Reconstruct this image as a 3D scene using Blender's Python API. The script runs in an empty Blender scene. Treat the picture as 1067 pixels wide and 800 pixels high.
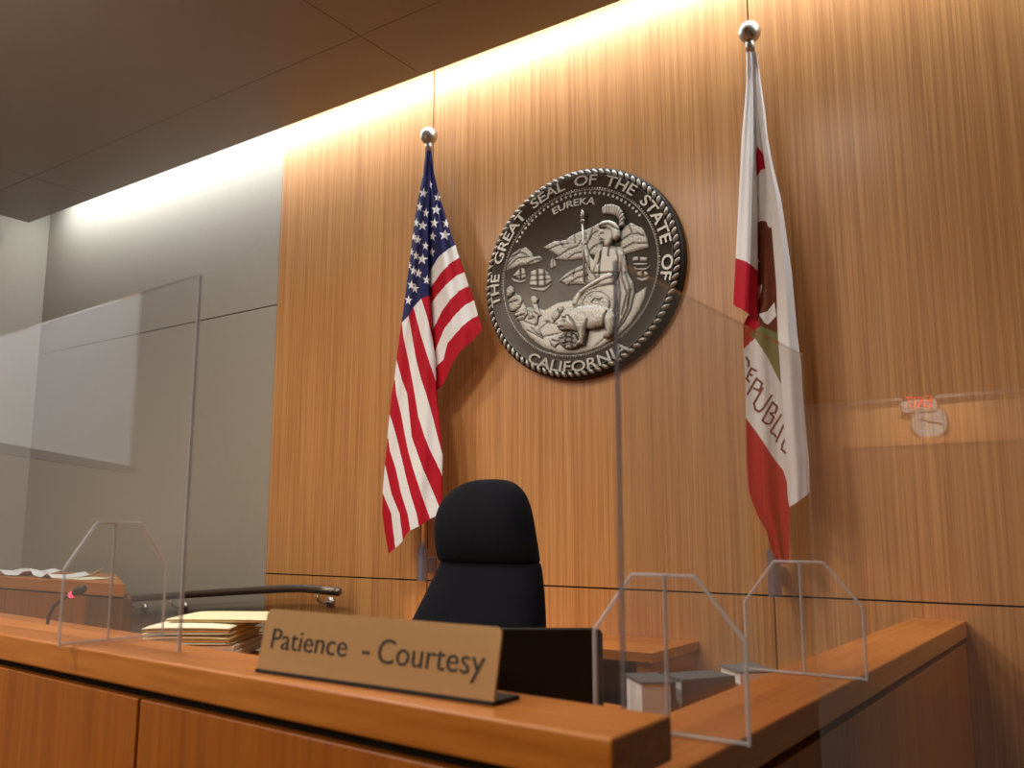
import bpy, math, random
import numpy as np
from mathutils import Vector, Matrix
random.seed(7); rng = np.random.default_rng(7)
SC = bpy.context.scene
COL = SC.collection
PI = math.pi
# ------------------------------------------------------------------ camera model
F = 930.0
P_ = math.atan(149 / F)
H_ = PI/2 - math.atan(1348.5 * math.cos(P_) / F)
CAMZ = 1.55
C0 = np.array([0, 0, CAMZ])
f0 = np.array([-math.sin(H_), math.cos(H_), 0]); rt = np.array([math.cos(H_), math.sin(H_), 0]); zz = np.array([0, 0, 1.])
fw = f0*math.cos(P_) + zz*math.sin(P_); up = -f0*math.sin(P_) + zz*math.cos(P_)
D = 2.88                                   # the panelled wall stands 2.88 m from the camera

def ray(x, y): return fw + rt*((x-533.5)/F) + up*((400-y)/F)
def W(x, y, off=0.0):                       # point on a plane parallel to the front wall
    d = ray(x, y); return C0 + d*((D-off)/d[1])
def G(x, y, z):                             # point on a level plane
    d = ray(x, y); return C0 + d*((z-CAMZ)/d[2])
def proj(p):
    v = np.array(p, float)-C0; k = v@fw
    return 533.5+F*(v@rt)/k, 400-F*(v@up)/k
def bis(fn, a, b):
    fa = fn(a)
    for _ in range(60):
        m = (a+b)/2; fm = fn(m)
        if (fm > 0) == (fa > 0): a = m
        else: b = m
    return (a+b)/2

# ------------------------------------------------------------------ materials
def new_mat(name):
    m = bpy.data.materials.new(name); m.use_nodes = True
    nt = m.node_tree
    return m, nt, nt.nodes['Principled BSDF']
def lin(c):
    return tuple(((v/255)/12.92 if v/255 <= .04045 else ((v/255+.055)/1.055)**2.4) for v in c) + (1,)
def plain(name, rgb, rough=.5, metal=0.0, spec=.5, bump=0, bscale=200, var=0.06):
    m, nt, b = new_mat(name)
    b.inputs['Roughness'].default_value = rough
    b.inputs['Metallic'].default_value = metal
    b.inputs['Specular IOR Level'].default_value = spec
    tc = nt.nodes.new('ShaderNodeTexCoord'); no = nt.nodes.new('ShaderNodeTexNoise')
    no.inputs['Scale'].default_value = bscale*.25; no.inputs['Detail'].default_value = 4
    nt.links.new(tc.outputs['Object'], no.inputs['Vector'])
    mx = nt.nodes.new('ShaderNodeMixRGB'); c = lin(rgb)
    mx.inputs[1].default_value = tuple(v*(1-var) for v in c[:3])+(1,)
    mx.inputs[2].default_value = tuple(min(1, v*(1+var)) for v in c[:3])+(1,)
    nt.links.new(no.outputs['Fac'], mx.inputs[0]); nt.links.new(mx.outputs[0], b.inputs['Base Color'])
    if bump:
        n2 = nt.nodes.new('ShaderNodeTexNoise'); n2.inputs['Scale'].default_value = bscale
        nt.links.new(tc.outputs['Object'], n2.inputs['Vector'])
        bp = nt.nodes.new('ShaderNodeBump'); bp.inputs['Strength'].default_value = bump; bp.inputs['Distance'].default_value = .002
        nt.links.new(n2.outputs['Fac'], bp.inputs['Height']); nt.links.new(bp.outputs[0], b.inputs['Normal'])
    return m
def wood(name, dark, light, scale, rough=.38, coat=0.0, broad=.55):
    m, nt, b = new_mat(name)
    tc = nt.nodes.new('ShaderNodeTexCoord')
    def noise(mult, detail, sc=1):
        mp = nt.nodes.new('ShaderNodeMapping'); mp.inputs['Scale'].default_value = tuple(s*mult for s in scale)
        no = nt.nodes.new('ShaderNodeTexNoise'); no.inputs['Scale'].default_value = sc; no.inputs['Detail'].default_value = detail
        no.inputs['Roughness'].default_value = .62
        nt.links.new(tc.outputs['Object'], mp.inputs['Vector']); nt.links.new(mp.outputs[0], no.inputs['Vector'])
        return no
    a, c = noise(1, 5), noise(.12, 3)
    mth = nt.nodes.new('ShaderNodeMath'); mth.operation = 'MULTIPLY_ADD'
    nt.links.new(c.outputs['Fac'], mth.inputs[0]); mth.inputs[1].default_value = broad
    sc2 = nt.nodes.new('ShaderNodeMath'); sc2.operation = 'MULTIPLY'; sc2.inputs[1].default_value = 1.3-broad
    nt.links.new(a.outputs['Fac'], sc2.inputs[0]); nt.links.new(sc2.outputs[0], mth.inputs[2])
    rp = nt.nodes.new('ShaderNodeValToRGB')
    rp.color_ramp.elements[0].position = .48; rp.color_ramp.elements[0].color = lin(dark)
    rp.color_ramp.elements[1].position = .80; rp.color_ramp.elements[1].color = lin(light)
    nt.links.new(mth.outputs[0], rp.inputs['Fac']); nt.links.new(rp.outputs[0], b.inputs['Base Color'])
    b.inputs['Roughness'].default_value = rough
    b.inputs['Coat Weight'].default_value = coat; b.inputs['Coat Roughness'].default_value = .25
    bp = nt.nodes.new('ShaderNodeBump'); bp.inputs['Strength'].default_value = .05; bp.inputs['Distance'].default_value = .001
    nt.links.new(a.outputs['Fac'], bp.inputs['Height']); nt.links.new(bp.outputs[0], b.inputs['Normal'])
    return m
def acrylic(name, rgb=(1, 1, 1), film=0.0):
    # clear sheet: Fresnel share of mirror reflection (Schlick), the rest passes straight through
    m, nt, b = new_mat(name); nt.nodes.remove(b)
    out = nt.nodes['Material Output']
    geo = nt.nodes.new('ShaderNodeNewGeometry')
    dot = nt.nodes.new('ShaderNodeVectorMath'); dot.operation = 'DOT_PRODUCT'
    nt.links.new(geo.outputs['Normal'], dot.inputs[0]); nt.links.new(geo.outputs['Incoming'], dot.inputs[1])
    def M(op, a, bb):
        n = nt.nodes.new('ShaderNodeMath'); n.operation = op
        for i, v in enumerate((a, bb)):
            if v is None: continue
            if isinstance(v, (int, float)): n.inputs[i].default_value = v
            else: nt.links.new(v, n.inputs[i])
        return n.outputs[0]
    ab = M('ABSOLUTE', dot.outputs['Value'], None)
    pw = M('POWER', M('SUBTRACT', 1.0, ab), 5.0)
    fr = M('ADD', M('MULTIPLY', pw, .96), .04)
    tr = nt.nodes.new('ShaderNodeBsdfTransparent'); tr.inputs['Color'].default_value = tuple(rgb)+(1,)
    gl = nt.nodes.new('ShaderNodeBsdfGlossy'); gl.inputs['Roughness'].default_value = 0.0
    df = nt.nodes.new('ShaderNodeBsdfDiffuse'); df.inputs['Color'].default_value = (.9, .9, .92, 1)
    m0 = nt.nodes.new('ShaderNodeMixShader'); m0.inputs[0].default_value = film
    nt.links.new(tr.outputs[0], m0.inputs[1]); nt.links.new(df.outputs[0], m0.inputs[2])
    mx = nt.nodes.new('ShaderNodeMixShader')
    nt.links.new(fr, mx.inputs[0]); nt.links.new(m0.outputs[0], mx.inputs[1]); nt.links.new(gl.outputs[0], mx.inputs[2])
    nt.links.new(mx.outputs[0], out.inputs['Surface'])
    return m
def emit(name, rgb, strength):
    m, nt, b = new_mat(name)
    b.inputs['Base Color'].default_value = lin(rgb)
    b.inputs['Emission Color'].default_value = lin(rgb); b.inputs['Emission Strength'].default_value = strength
    return m
def relief_metal(name):
    # cast pewter with dark antiquing left in the recesses (vertex attribute 'relief' = how far a spot is rubbed bright)
    m, nt, b = new_mat(name)
    at = nt.nodes.new('ShaderNodeAttribute'); at.attribute_name = 'relief'
    tc = nt.nodes.new('ShaderNodeTexCoord'); no = nt.nodes.new('ShaderNodeTexNoise'); no.inputs['Scale'].default_value = 60; no.inputs['Detail'].default_value = 5
    nt.links.new(tc.outputs['Object'], no.inputs['Vector'])
    ad = nt.nodes.new('ShaderNodeMath'); ad.operation = 'MULTIPLY_ADD'; ad.inputs[1].default_value = .35
    nt.links.new(no.outputs['Fac'], ad.inputs[0]); nt.links.new(at.outputs['Fac'], ad.inputs[2])
    rp = nt.nodes.new('ShaderNodeValToRGB')
    e = rp.color_ramp.elements
    e[0].position = .12; e[0].color = lin((40, 37, 34)); e[1].position = 1.05; e[1].color = lin((205, 202, 192))
    k = e.new(.6); k.color = lin((150, 147, 138))
    nt.links.new(ad.outputs[0], rp.inputs['Fac']); nt.links.new(rp.outputs[0], b.inputs['Base Color'])
    b.inputs['Metallic'].default_value = .35; b.inputs['Roughness'].default_value = .45
    return m

M = {}
M['wall_wood'] = wood('wall_wood', (182, 123, 69), (216, 159, 98), (150, 150, 1.4), .38, .25, .25)
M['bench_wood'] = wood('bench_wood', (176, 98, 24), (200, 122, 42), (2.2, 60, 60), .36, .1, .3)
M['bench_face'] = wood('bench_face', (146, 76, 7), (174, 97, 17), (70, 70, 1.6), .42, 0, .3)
M['rail_wood'] = wood('rail_wood', (176, 98, 24), (200, 122, 42), (60, 2.2, 60), .36, .1, .3)
M['grey_wall'] = plain('grey_wall', (168, 162, 148), .6, 0, .3, .15, 120, .03)
M['paint'] = plain('warm_paint', (150, 142, 132), .42, 0, .5, 0, 4, .02)
M['gap'] = plain('dark_gap', (22, 14, 9), .9)
M['knee_shade'] = plain('knee_shade_wood', (70, 38, 18), .6)  # shade of the credenza knee space put into the panel colour
M['carpet'] = plain('carpet', (50, 38, 30), .95, 0, .1, .5, 300)
M['chrome'] = plain('satin_nickel', (190, 186, 180), .42, 1.0)
M['pole'] = plain('pole_metal', (205, 196, 186), .3, .8)
M['holder'] = plain('holder_metal', (132, 130, 142), .4, .5)
M['bronze'] = plain('bronze_rail', (118, 106, 96), .32, .8)
M['pewter_dark'] = plain('pewter_dark', (92, 86, 78), .42, .45, .5, .25, 160, .18)
M['rim'] = plain('rim_dark', (34, 31, 29), .45, .4)
M['pewter'] = plain('pewter_light', (176, 172, 162), .38, .55, .5, 0, 80, .12)
M['relief'] = relief_metal('pewter_relief')
M['red'] = plain('flag_red', (186, 22, 44), .72, 0, .2, .45, 38)
M['white'] = plain('flag_white', (240, 240, 240), .75, 0, .2, .45, 38, .03)
M['navy'] = plain('flag_navy', (40, 42, 92), .72, 0, .2, .45, 38)
M['bear'] = plain('flag_bear', (112, 60, 38), .75, 0, .2, 0, 120, .45)
M['olive'] = plain('flag_olive', (112, 116, 66), .75)
M['ink'] = plain('flag_ink', (104, 36, 32), .75)
M['chair'] = plain('navy_fabric', (9, 12, 22), .9, 0, .25, .5, 420, .2)
M['black'] = plain('black_plastic', (12, 11, 11), .5, 0, .3)
M['black_soft'] = plain('black_rubber', (18, 17, 17), .7)
M['plate'] = plain('brass_plate', (204, 158, 106), .32, .4, .5, .04, 300, .04)
M['plate_edge'] = plain('plate_edge', (70, 46, 26), .4, .6)
M['letter'] = plain('letter_black', (30, 22, 16), .5)
M['manila'] = plain('manila', (226, 216, 178), .8, 0, .2, 0, 60, .05)
M['cream'] = plain('cream_cover', (236, 230, 200), .8, 0, .2, 0, 60, .05)
M['orange_edge'] = plain('orange_edge', (206, 146, 44), .8)
M['sheet'] = plain('paper_white', (228, 230, 228), .85, 0, .2, 0, 60, .03)
M['bluesheet'] = plain('paper_bluish', (196, 210, 214), .85)
M['bookcover'] = plain('book_grey', (88, 100, 108), .5, 0, .5, 0, 90, .15)
M['bookside'] = plain('book_brown', (98, 74, 56), .6, 0, .4, 0, 90, .2)
M['acr'] = acrylic('clear_acrylic', (1, 1, 1), .022)
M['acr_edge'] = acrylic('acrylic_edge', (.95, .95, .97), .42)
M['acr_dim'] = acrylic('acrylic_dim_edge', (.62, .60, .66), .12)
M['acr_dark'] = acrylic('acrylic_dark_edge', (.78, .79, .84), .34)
M['red_light'] = emit('red_ring', (255, 60, 90), 2.5)
M['exit_red'] = emit('exit_red', (255, 60, 40), 6)
M['screen'] = plain('screen_white', (226, 232, 240), .8)
M['door'] = wood('door_wood', (96, 54, 26), (132, 82, 44), (50, 50, 1.5), .4)
M['clock_face'] = plain('clock_white', (240, 240, 236), .5)

# ------------------------------------------------------------------ mesh helpers
class MB:
    def __init__(s): s.v, s.f, s.m = [], [], []
    def add(s, v, f, mi=0):
        o = len(s.v); s.v += [tuple(map(float, p)) for p in v]
        s.f += [tuple(i+o for i in q) for q in f]; s.m += [mi]*len(f) if isinstance(mi, int) else list(mi)
        return s
    def box(s, a, b, mi=0):
        (x0, y0, z0), (x1, y1, z1) = a, b
        v = [(x0, y0, z0), (x1, y0, z0), (x1, y1, z0), (x0, y1, z0), (x0, y0, z1), (x1, y0, z1), (x1, y1, z1), (x0, y1, z1)]
        return s.add(v, [(0, 3, 2, 1), (4, 5, 6, 7), (0, 1, 5, 4), (1, 2, 6, 5), (2, 3, 7, 6), (3, 0, 4, 7)], mi)
    def prism(s, poly, z0, z1, mi=0, side=None):
        n = len(poly)
        ar = sum(poly[i][0]*poly[(i+1) % n][1]-poly[(i+1) % n][0]*poly[i][1] for i in range(n))
        if ar < 0: poly = poly[::-1]
        v = [(p[0], p[1], z0) for p in poly]+[(p[0], p[1], z1) for p in poly]
        fs = [tuple(range(n))[::-1], tuple(range(n, 2*n))]+[(i, (i+1) % n, (i+1) % n+n, i+n) for i in range(n)]
        sd = mi if side is None else side
        return s.add(v, fs, [mi, mi]+[sd]*n)
    def slab(s, pts, ext, mi=0, side=None):   # planar outline (3-D points) pushed along ext
        n = len(pts); pts = [np.array(p, float) for p in pts]; e = np.array(ext, float)
        nrm = sum((np.cross(pts[i], pts[(i+1) % n]) for i in range(n)), np.zeros(3))
        if nrm@e < 0: pts = pts[::-1]
        v = [tuple(p) for p in pts]+[tuple(p+e) for p in pts]
        fs = [tuple(range(n))[::-1], tuple(range(n, 2*n))]+[(i, (i+1) % n, (i+1) % n+n, i+n) for i in range(n)]
        sd = mi if side is None else side
        return s.add(v, fs, [mi, mi]+[sd]*n)
    def tube(s, pts, r, n=14, mi=0, caps=True):
        pts = [np.array(p, float) for p in pts]; k = len(pts)
        rs = r if hasattr(r, '__len__') else [r]*k
        v = []; prev = None
        for i, p in enumerate(pts):
            t = pts[min(i+1, k-1)]-pts[max(i-1, 0)]; t = t/np.linalg.norm(t)
            if prev is None:
                a = np.array([0, 0, 1.]) if abs(t[2]) < .9 else np.array([1., 0, 0]); u = np.cross(t, a)
            else: u = prev-t*(prev@t)
            u = u/np.linalg.norm(u); w = np.cross(t, u); prev = u
            for j in range(n):
                a = 2*PI*j/n; v.append(p+rs[i]*(u*math.cos(a)+w*math.sin(a)))
        fs = [(i*n+j, i*n+(j+1) % n, (i+1)*n+(j+1) % n, (i+1)*n+j) for i in range(k-1) for j in range(n)]
        if caps: fs += [tuple(range(n))[::-1], tuple(range((k-1)*n, k*n))]
        return s.add(v, fs, mi)
    def lathe(s, prof, c=(0, 0, 0), n=32, mi=0):   # prof = [(r, z)...] about a vertical axis
        return s.tube([(c[0], c[1], c[2]+z) for r, z in prof], [max(r, 1e-4) for r, z in prof], n, mi)
    def ball(s, c, r, n=24, mi=0, sq=(1, 1, 1), rot=None):
        v, fs = [], []; m = n//2
        for i in range(m+1):
            th = PI*i/m
            for j in range(n):
                ph = 2*PI*j/n
                p = np.array([math.sin(th)*math.cos(ph)*sq[0], math.sin(th)*math.sin(ph)*sq[1], math.cos(th)*sq[2]])*r
                if rot is not None: p = rot@p
                v.append(np.array(c)+p)
        fs = [(i*n+j, (i+1)*n+j, (i+1)*n+(j+1) % n, i*n+(j+1) % n) for i in range(m) for j in range(n)]
        return s.add(v, fs, mi)
    def build(s, name, mats, parent=None, smooth=False, bevel=0, attr=None):
        mats = mats if isinstance(mats, (list, tuple)) else [mats]
        off = np.array(parent_loc(parent)) if parent is not None else np.zeros(3)
        me = bpy.data.meshes.new(name)
        me.from_pydata([tuple(np.array(p)-off) for p in s.v], [], s.f); me.update()
        for k in mats: me.materials.append(k)
        me.polygons.foreach_set('material_index', s.m)
        if attr is not None:
            at = me.attributes.new('relief', 'FLOAT', 'POINT'); at.data.foreach_set('value', list(map(float, attr)))
        if smooth: me.polygons.foreach_set('use_smooth', [True]*len(me.polygons))
        o = bpy.data.objects.new(name, me); COL.objects.link(o)
        if parent is not None: o.parent = parent
        if bevel:
            b = o.modifiers.new('bevel', 'BEVEL'); b.width = bevel; b.segments = 3; b.limit_method = 'ANGLE'; b.angle_limit = .6
        if smooth == 'auto':
            for p in me.polygons: p.use_smooth = False
        return o
def parent_loc(o):
    l = np.array(o.location)
    while o.parent: o = o.parent; l = l+np.array(o.location)
    return l
def tag(o, label=None, cat=None, group=None, kind=None):
    if label: o['label'] = label
    if cat: o['category'] = cat
    if group: o['group'] = group
    if kind: o['kind'] = kind
    return o
def thing(name, label, cat, loc, group=None):
    o = bpy.data.objects.new(name, None); o.empty_display_size = .05; COL.objects.link(o); o.location = tuple(map(float, loc))
    return tag(o, label, cat, group)
def struct(o): o['kind'] = 'structure'; return o
def obox(mb, c, ax, ay, hx, hy, z0, z1, mi=0):     # upright box with turned horizontal axes
    c = np.array(c[:2], float); ax = np.array(ax[:2]); ay = np.array(ay[:2])
    mb.prism([c-ax*hx-ay*hy, c+ax*hx-ay*hy, c+ax*hx+ay*hy, c-ax*hx+ay*hy], z0, z1, mi)
    return mb
def text_mesh(body, extrude=.001, bevel=0.0, offset=0.0):
    cu = bpy.data.curves.new('lettering', 'FONT'); cu.body = body; cu.size = 1; cu.extrude = extrude; cu.bevel_depth = bevel
    cu.resolution_u = 4; cu.offset = offset
    o = bpy.data.objects.new('lettering', cu); COL.objects.link(o)
    dg = bpy.context.evaluated_depsgraph_get()
    me = bpy.data.meshes.new_from_object(o.evaluated_get(dg))
    v = np.array([tuple(p.co) for p in me.vertices]); fs = [tuple(p.vertices) for p in me.polygons]
    bpy.data.objects.remove(o); bpy.data.curves.remove(cu); bpy.data.meshes.remove(me)
    return v, fs
def inpoly(px, py, poly):
    x = np.asarray(px); y = np.asarray(py); r = np.zeros(x.shape, bool); n = len(poly)
    for i in range(n):
        x0, y0 = poly[i]; x1, y1 = poly[(i+1) % n]
        c = ((y0 > y) != (y1 > y))
        if y1 != y0: r ^= c & (x < (x1-x0)*(y-y0)/(y1-y0)+x0)
    return r
def edgedist(px, py, poly):
    d = np.full(px.shape, 1e9); n = len(poly)
    for i in range(n):
        d = np.minimum(d, segdist(px, py, poly[i], poly[(i+1) % n]))
    return d
def segdist(px, py, a, b):
    ax, ay = a; bx, by = b; L = (bx-ax)**2+(by-ay)**2+1e-12
    t = np.clip(((px-ax)*(bx-ax)+(py-ay)*(by-ay))/L, 0, 1)
    return np.hypot(px-ax-t*(bx-ax), py-ay-t*(by-ay))

# ================================================================== THE SETTING
ZC = W(451, 74, .25)[2]                         # underside of the dropped ceiling
XS = W(30, 232, .25)[0]                         # its left end
XL = W(52, 232)[0]                              # left wall
XR, YB = 4.2, -7.4
ZT = ZC+.42                                     # upper ceiling above the light cove
xs_wood = W(279, 560)[0]
seams = [W(447, 500)[0], W(797, 400)[0]]
zs = 1.333                                      # level seam round the wall
pitch_w = seams[1]-seams[0]
g = .003
mb = MB()
mb.box((XL-.1, D+.012, 0), (XR, D+.14, ZT), 2)                       # dark carcass behind the gaps
# grey fabric covered panels on the left
zg = W(285, 318)[2]
for (a, b) in ((0, zg-g), (zg+g, ZT)): mb.box((XL, D, a), (xs_wood-g, D+.02, b), 1)
xw1 = seams[1]+(seams[0]-xs_wood)
for (a, b) in ((0, zg-g), (zg+g, ZT)): mb.box((xw1+g, D, a), (XR, D+.02, b), 1)
xsx = [xs_wood, seams[0], seams[1], xw1]
for a, b in zip(xsx[:-1], xsx[1:]):
    mb.box((a+g, D-.004, 0), (b-g, D+.02, zs-g), 0)
    mb.box((a+g, D-.004, zs+g), (b-g, D+.02, ZT), 0)
struct(mb.build('wall_front', [M['wall_wood'], M['grey_wall'], M['gap']]))
struct(MB().box((XL-.1, YB, 0), (XL, D+.012, ZT)).build('wall_left', M['grey_wall']))
struct(MB().box((XR, YB, 0), (XR+.1, D+.14, ZT)).build('wall_right', M['grey_wall']))
struct(MB().box((XL-.1, YB-.1, 0), (XR+.1, YB, ZT)).build('wall_back', M['wall_wood']))
struct(MB().box((XL-.1, YB-.1, -.1), (XR+.1, D+.14, 0)).build('floor', M['carpet']))
# ceiling: dropped panels with thin joints, and the deck above the cove
mb = MB()
mb.box((XL-.1, YB-.1, ZT), (XR+.1, D+.14, ZT+.1))
yj = G(178, 122, ZC)[1]; xj = G(375, 37, ZC)[0]
ys = [YB, YB+2.4, YB+4.8, yj, D-.25]
xss = [XS]+[x for x in (xj-2.44, xj, xj+1.22, xj+2.44, xj+3.66, xj+4.88) if XS+.2 < x < XR-.2]+[XR]
for a, b in zip(xss[:-1], xss[1:]):
    for c, d in zip(ys[:-1], ys[1:]):
        e = .0015
        mb.box((a+(e if a != XS else 0), c+e, ZC), (b-e, d-(e if d != D-.25 else 0), ZC+.02))
mb.box((XS+.01, YB, ZC+.02), (XR, D-.26, ZC+.06))
struct(mb.build('ceiling', M['paint']))
# raised platform behind the bench
PZ = .42

# back of the room, seen only as reflections in the clear shields
def mirror_far(px, py, yplane, ywall):
    d = ray(px, py); k = (2*yplane-ywall)/d[1]
    return C0+d*k

# ================================================================== JUDGE'S BENCH
ZF, ZR = 1.35, 1.288
Ao, Bo = G(0, 660, ZF)[:2], G(638, 770, ZF)[:2]
Bi, Ai = G(700, 745, ZF)[:2], G(0, 643, ZF)[:2]
u = (Bo-Ao)/np.linalg.norm(Bo-Ao)               # along the front ledge, to the right
v = np.array([-u[1], u[0]])                     # towards the wall
depth = float((Bi-Bo)@v)
Lend = Bo-u*3.3
inner0, inner1 = Lend+v*depth, Bi
bench = thing('judge_bench', 'long orange wood judge bench with raised front ledge and lower side rail', 'bench', (Bo[0]-.6, Bo[1]+.3, PZ))
plat = MB().prism([(-3.9, .95), (-.5, .95), (-.5, D-.02), (-3.9, D-.02)], .001, PZ)
struct(plat.build('floor_platform', M['carpet']))
T = .047
MB().prism([Lend, Bo, Bi, inner0], ZF-T, ZF).build('front_ledge', M['bench_wood'], bench, bevel=.004)
pn = Bo+v*.006                                   # face of the panels, set back under the ledge
# seam between the front panels
seam_t = bis(lambda t: proj((*(pn-u*t), 1.2))[0]-141, .3, 3.0)
ptop = ZF-T-.016
for a, b in ((3.28, seam_t+.004), (seam_t-.004, .03)):
    q0, q1 = pn-u*a, pn-u*b
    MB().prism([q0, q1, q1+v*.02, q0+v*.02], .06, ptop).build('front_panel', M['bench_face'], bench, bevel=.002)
q0, q1 = pn-u*3.28, pn-u*.03
MB().prism([q0+v*.0205, q1+v*.0205, q1+v*.06, q0+v*.06], .002, ZF-T-.0005).build('core', M['gap'], bench)
# side rail, level with nothing: lower than the front ledge
xo = -.436; xi = -.582
ry0 = Bi[1]-.07
MB().box((xi, ry0, ZR-T), (xo, D-.006, ZR)).build('side_ledge', M['rail_wood'], bench, bevel=.004)
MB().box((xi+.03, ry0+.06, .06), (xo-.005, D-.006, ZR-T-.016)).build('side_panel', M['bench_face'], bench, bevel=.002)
MB().box((xi+.04, ry0+.07, .002), (xo-.04, D-.008, ZR-T-.0005)).build('core', M['gap'], bench)
# worktop on the judge's side
ZWT = 1.22
w0 = Lend+v*(depth-.03); w1 = Bi-u*.02
MB().prism([Lend+v*(depth-.05), np.array([xi+.028, (Bi-u*.02)[1]-.05]), (xi+.028, 1.53), (Lend[0], 1.80)], ZWT-.03, ZWT).build('worktop', M['bench_wood'], bench, bevel=.003)
MB().prism([(xi-.24, 1.535), (xi+.028, 1.531), (xi+.028, 2.02), (xi-.24, 2.02)], ZWT-.03, ZWT).build('side_worktop', M['bench_wood'], bench, bevel=.003)
MB().prism([(xi-.22, 1.95), (xi+.02, 1.95), (xi+.02, 1.99), (xi-.22, 1.99)], PZ, ZWT-.03).build('support', M['bench_face'], bench)
MB().prism([(Lend[0]+.1, 1.40), (Lend[0]+.14, 1.40), (Lend[0]+.14, 1.75), (Lend[0]+.1, 1.75)], PZ, ZWT-.03).build('support', M['bench_face'], bench)

# ================================================================== CREDENZA against the wall
cz = 1.175
ck = W(680, 680, 0)
cx1 = G(680, 680, cz)[0]; cyf = G(680, 680, cz)[1]
cred = thing('credenza', 'orange wood side desk with open knee space against the panelled wall', 'desk', (cx1-.7, (cyf+D)/2, PZ))
MB().box((cx1-1.3, cyf, cz-.032), (cx1, D-.006, cz)).build('desk_top', M['bench_wood'], cred, bevel=.003)
MB().box((cx1-.06, cyf+.012, PZ), (cx1-.012, D-.006, cz-.032)).build('end_panel', M['bench_face'], cred)
MB().box((cx1-1.29, cyf+.012, PZ), (cx1-1.24, D-.006, cz-.032)).build('end_panel', M['bench_face'], cred)
MB().box((cx1-1.24, D-.03, PZ), (cx1-.06, D-.006, cz-.032)).build('back_panel', M['knee_shade'], cred)

# ================================================================== NAMEPLATE
n0, n1 = G(267, 697, ZF+.004), G(514, 732, ZF+.004)
nu = (n1-n0)[:2]; nl = np.linalg.norm(nu); nu = nu/nl; nv = np.array([-nu[1], nu[0]])
tilt = math.radians(12)
nh = .083
npl = thing('nameplate', 'brass desk nameplate reading Patience - Courtesy on the front ledge', 'nameplate', ((n0+n1)/2)[:2].tolist()+[ZF])
upv = np.array([nv[0]*math.sin(tilt), nv[1]*math.sin(tilt), math.cos(tilt)])
nrm = np.array([nv[0]*math.cos(tilt), nv[1]*math.cos(tilt), -math.sin(tilt)])   # into the plate
ux = np.array([nu[0], nu[1], 0])
def NP(a, b, dd=0): return np.array([n0[0], n0[1], ZF+.004])+ux*a+upv*b+nrm*dd
ol = [NP(0, 0), NP(nl, 0)]
rr = .009
for k in range(7):
    a = k/6*PI/2; ol.append(NP(nl-rr+rr*math.cos(a), nh-rr+rr*math.sin(a)))
for k in range(7):
    a = PI/2+k/6*PI/2; ol.append(NP(rr+rr*math.cos(a), nh-rr+rr*math.sin(a)))
MB().slab(ol, nrm*.003).build('plate', [M['plate']], npl)
b0 = np.array([n0[0], n0[1]]); b1 = np.array([n1[0], n1[1]])
MB().prism([b0-nv*.002, b1-nv*.002, b1+nv*.052, b0+nv*.052], ZF+.0003, ZF+.005).build('foot_plate', M['black_soft'], npl)
MB().slab([NP(.004, .002, .003), NP(nl-.004, .002, .003), NP(nl-.004, .03, .003), NP(.004, .03, .003)], nrm*.006).build('easel_back', M['black_soft'], npl)
def plate_text(body, xa, xb, base, cap):
    tv, tf = text_mesh(body, extrude=.25, offset=-.004)
    x0, x1 = tv[:, 0].min(), tv[:, 0].max()
    caph = tv[:, 1].max()
    pts = [NP(xa+(p[0]-x0)/(x1-x0)*(xb-xa), base+p[1]/caph*cap, -.0005-.0004*(p[2] > 0)) for p in tv]
    return MB().add(pts, tf)
L1 = plate_text('Patience', .022*nl/.44, .47*nl-.025, .030, .027)
L1.build('engraved_word', M['letter'], npl)
plate_text('-', .50*nl-.009, .50*nl+.004, .029, .011).build('engraved_word', M['letter'], npl)
plate_text('Courtesy', .545*nl, .955*nl, .0275, .030).build('engraved_word', M['letter'], npl)

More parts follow.
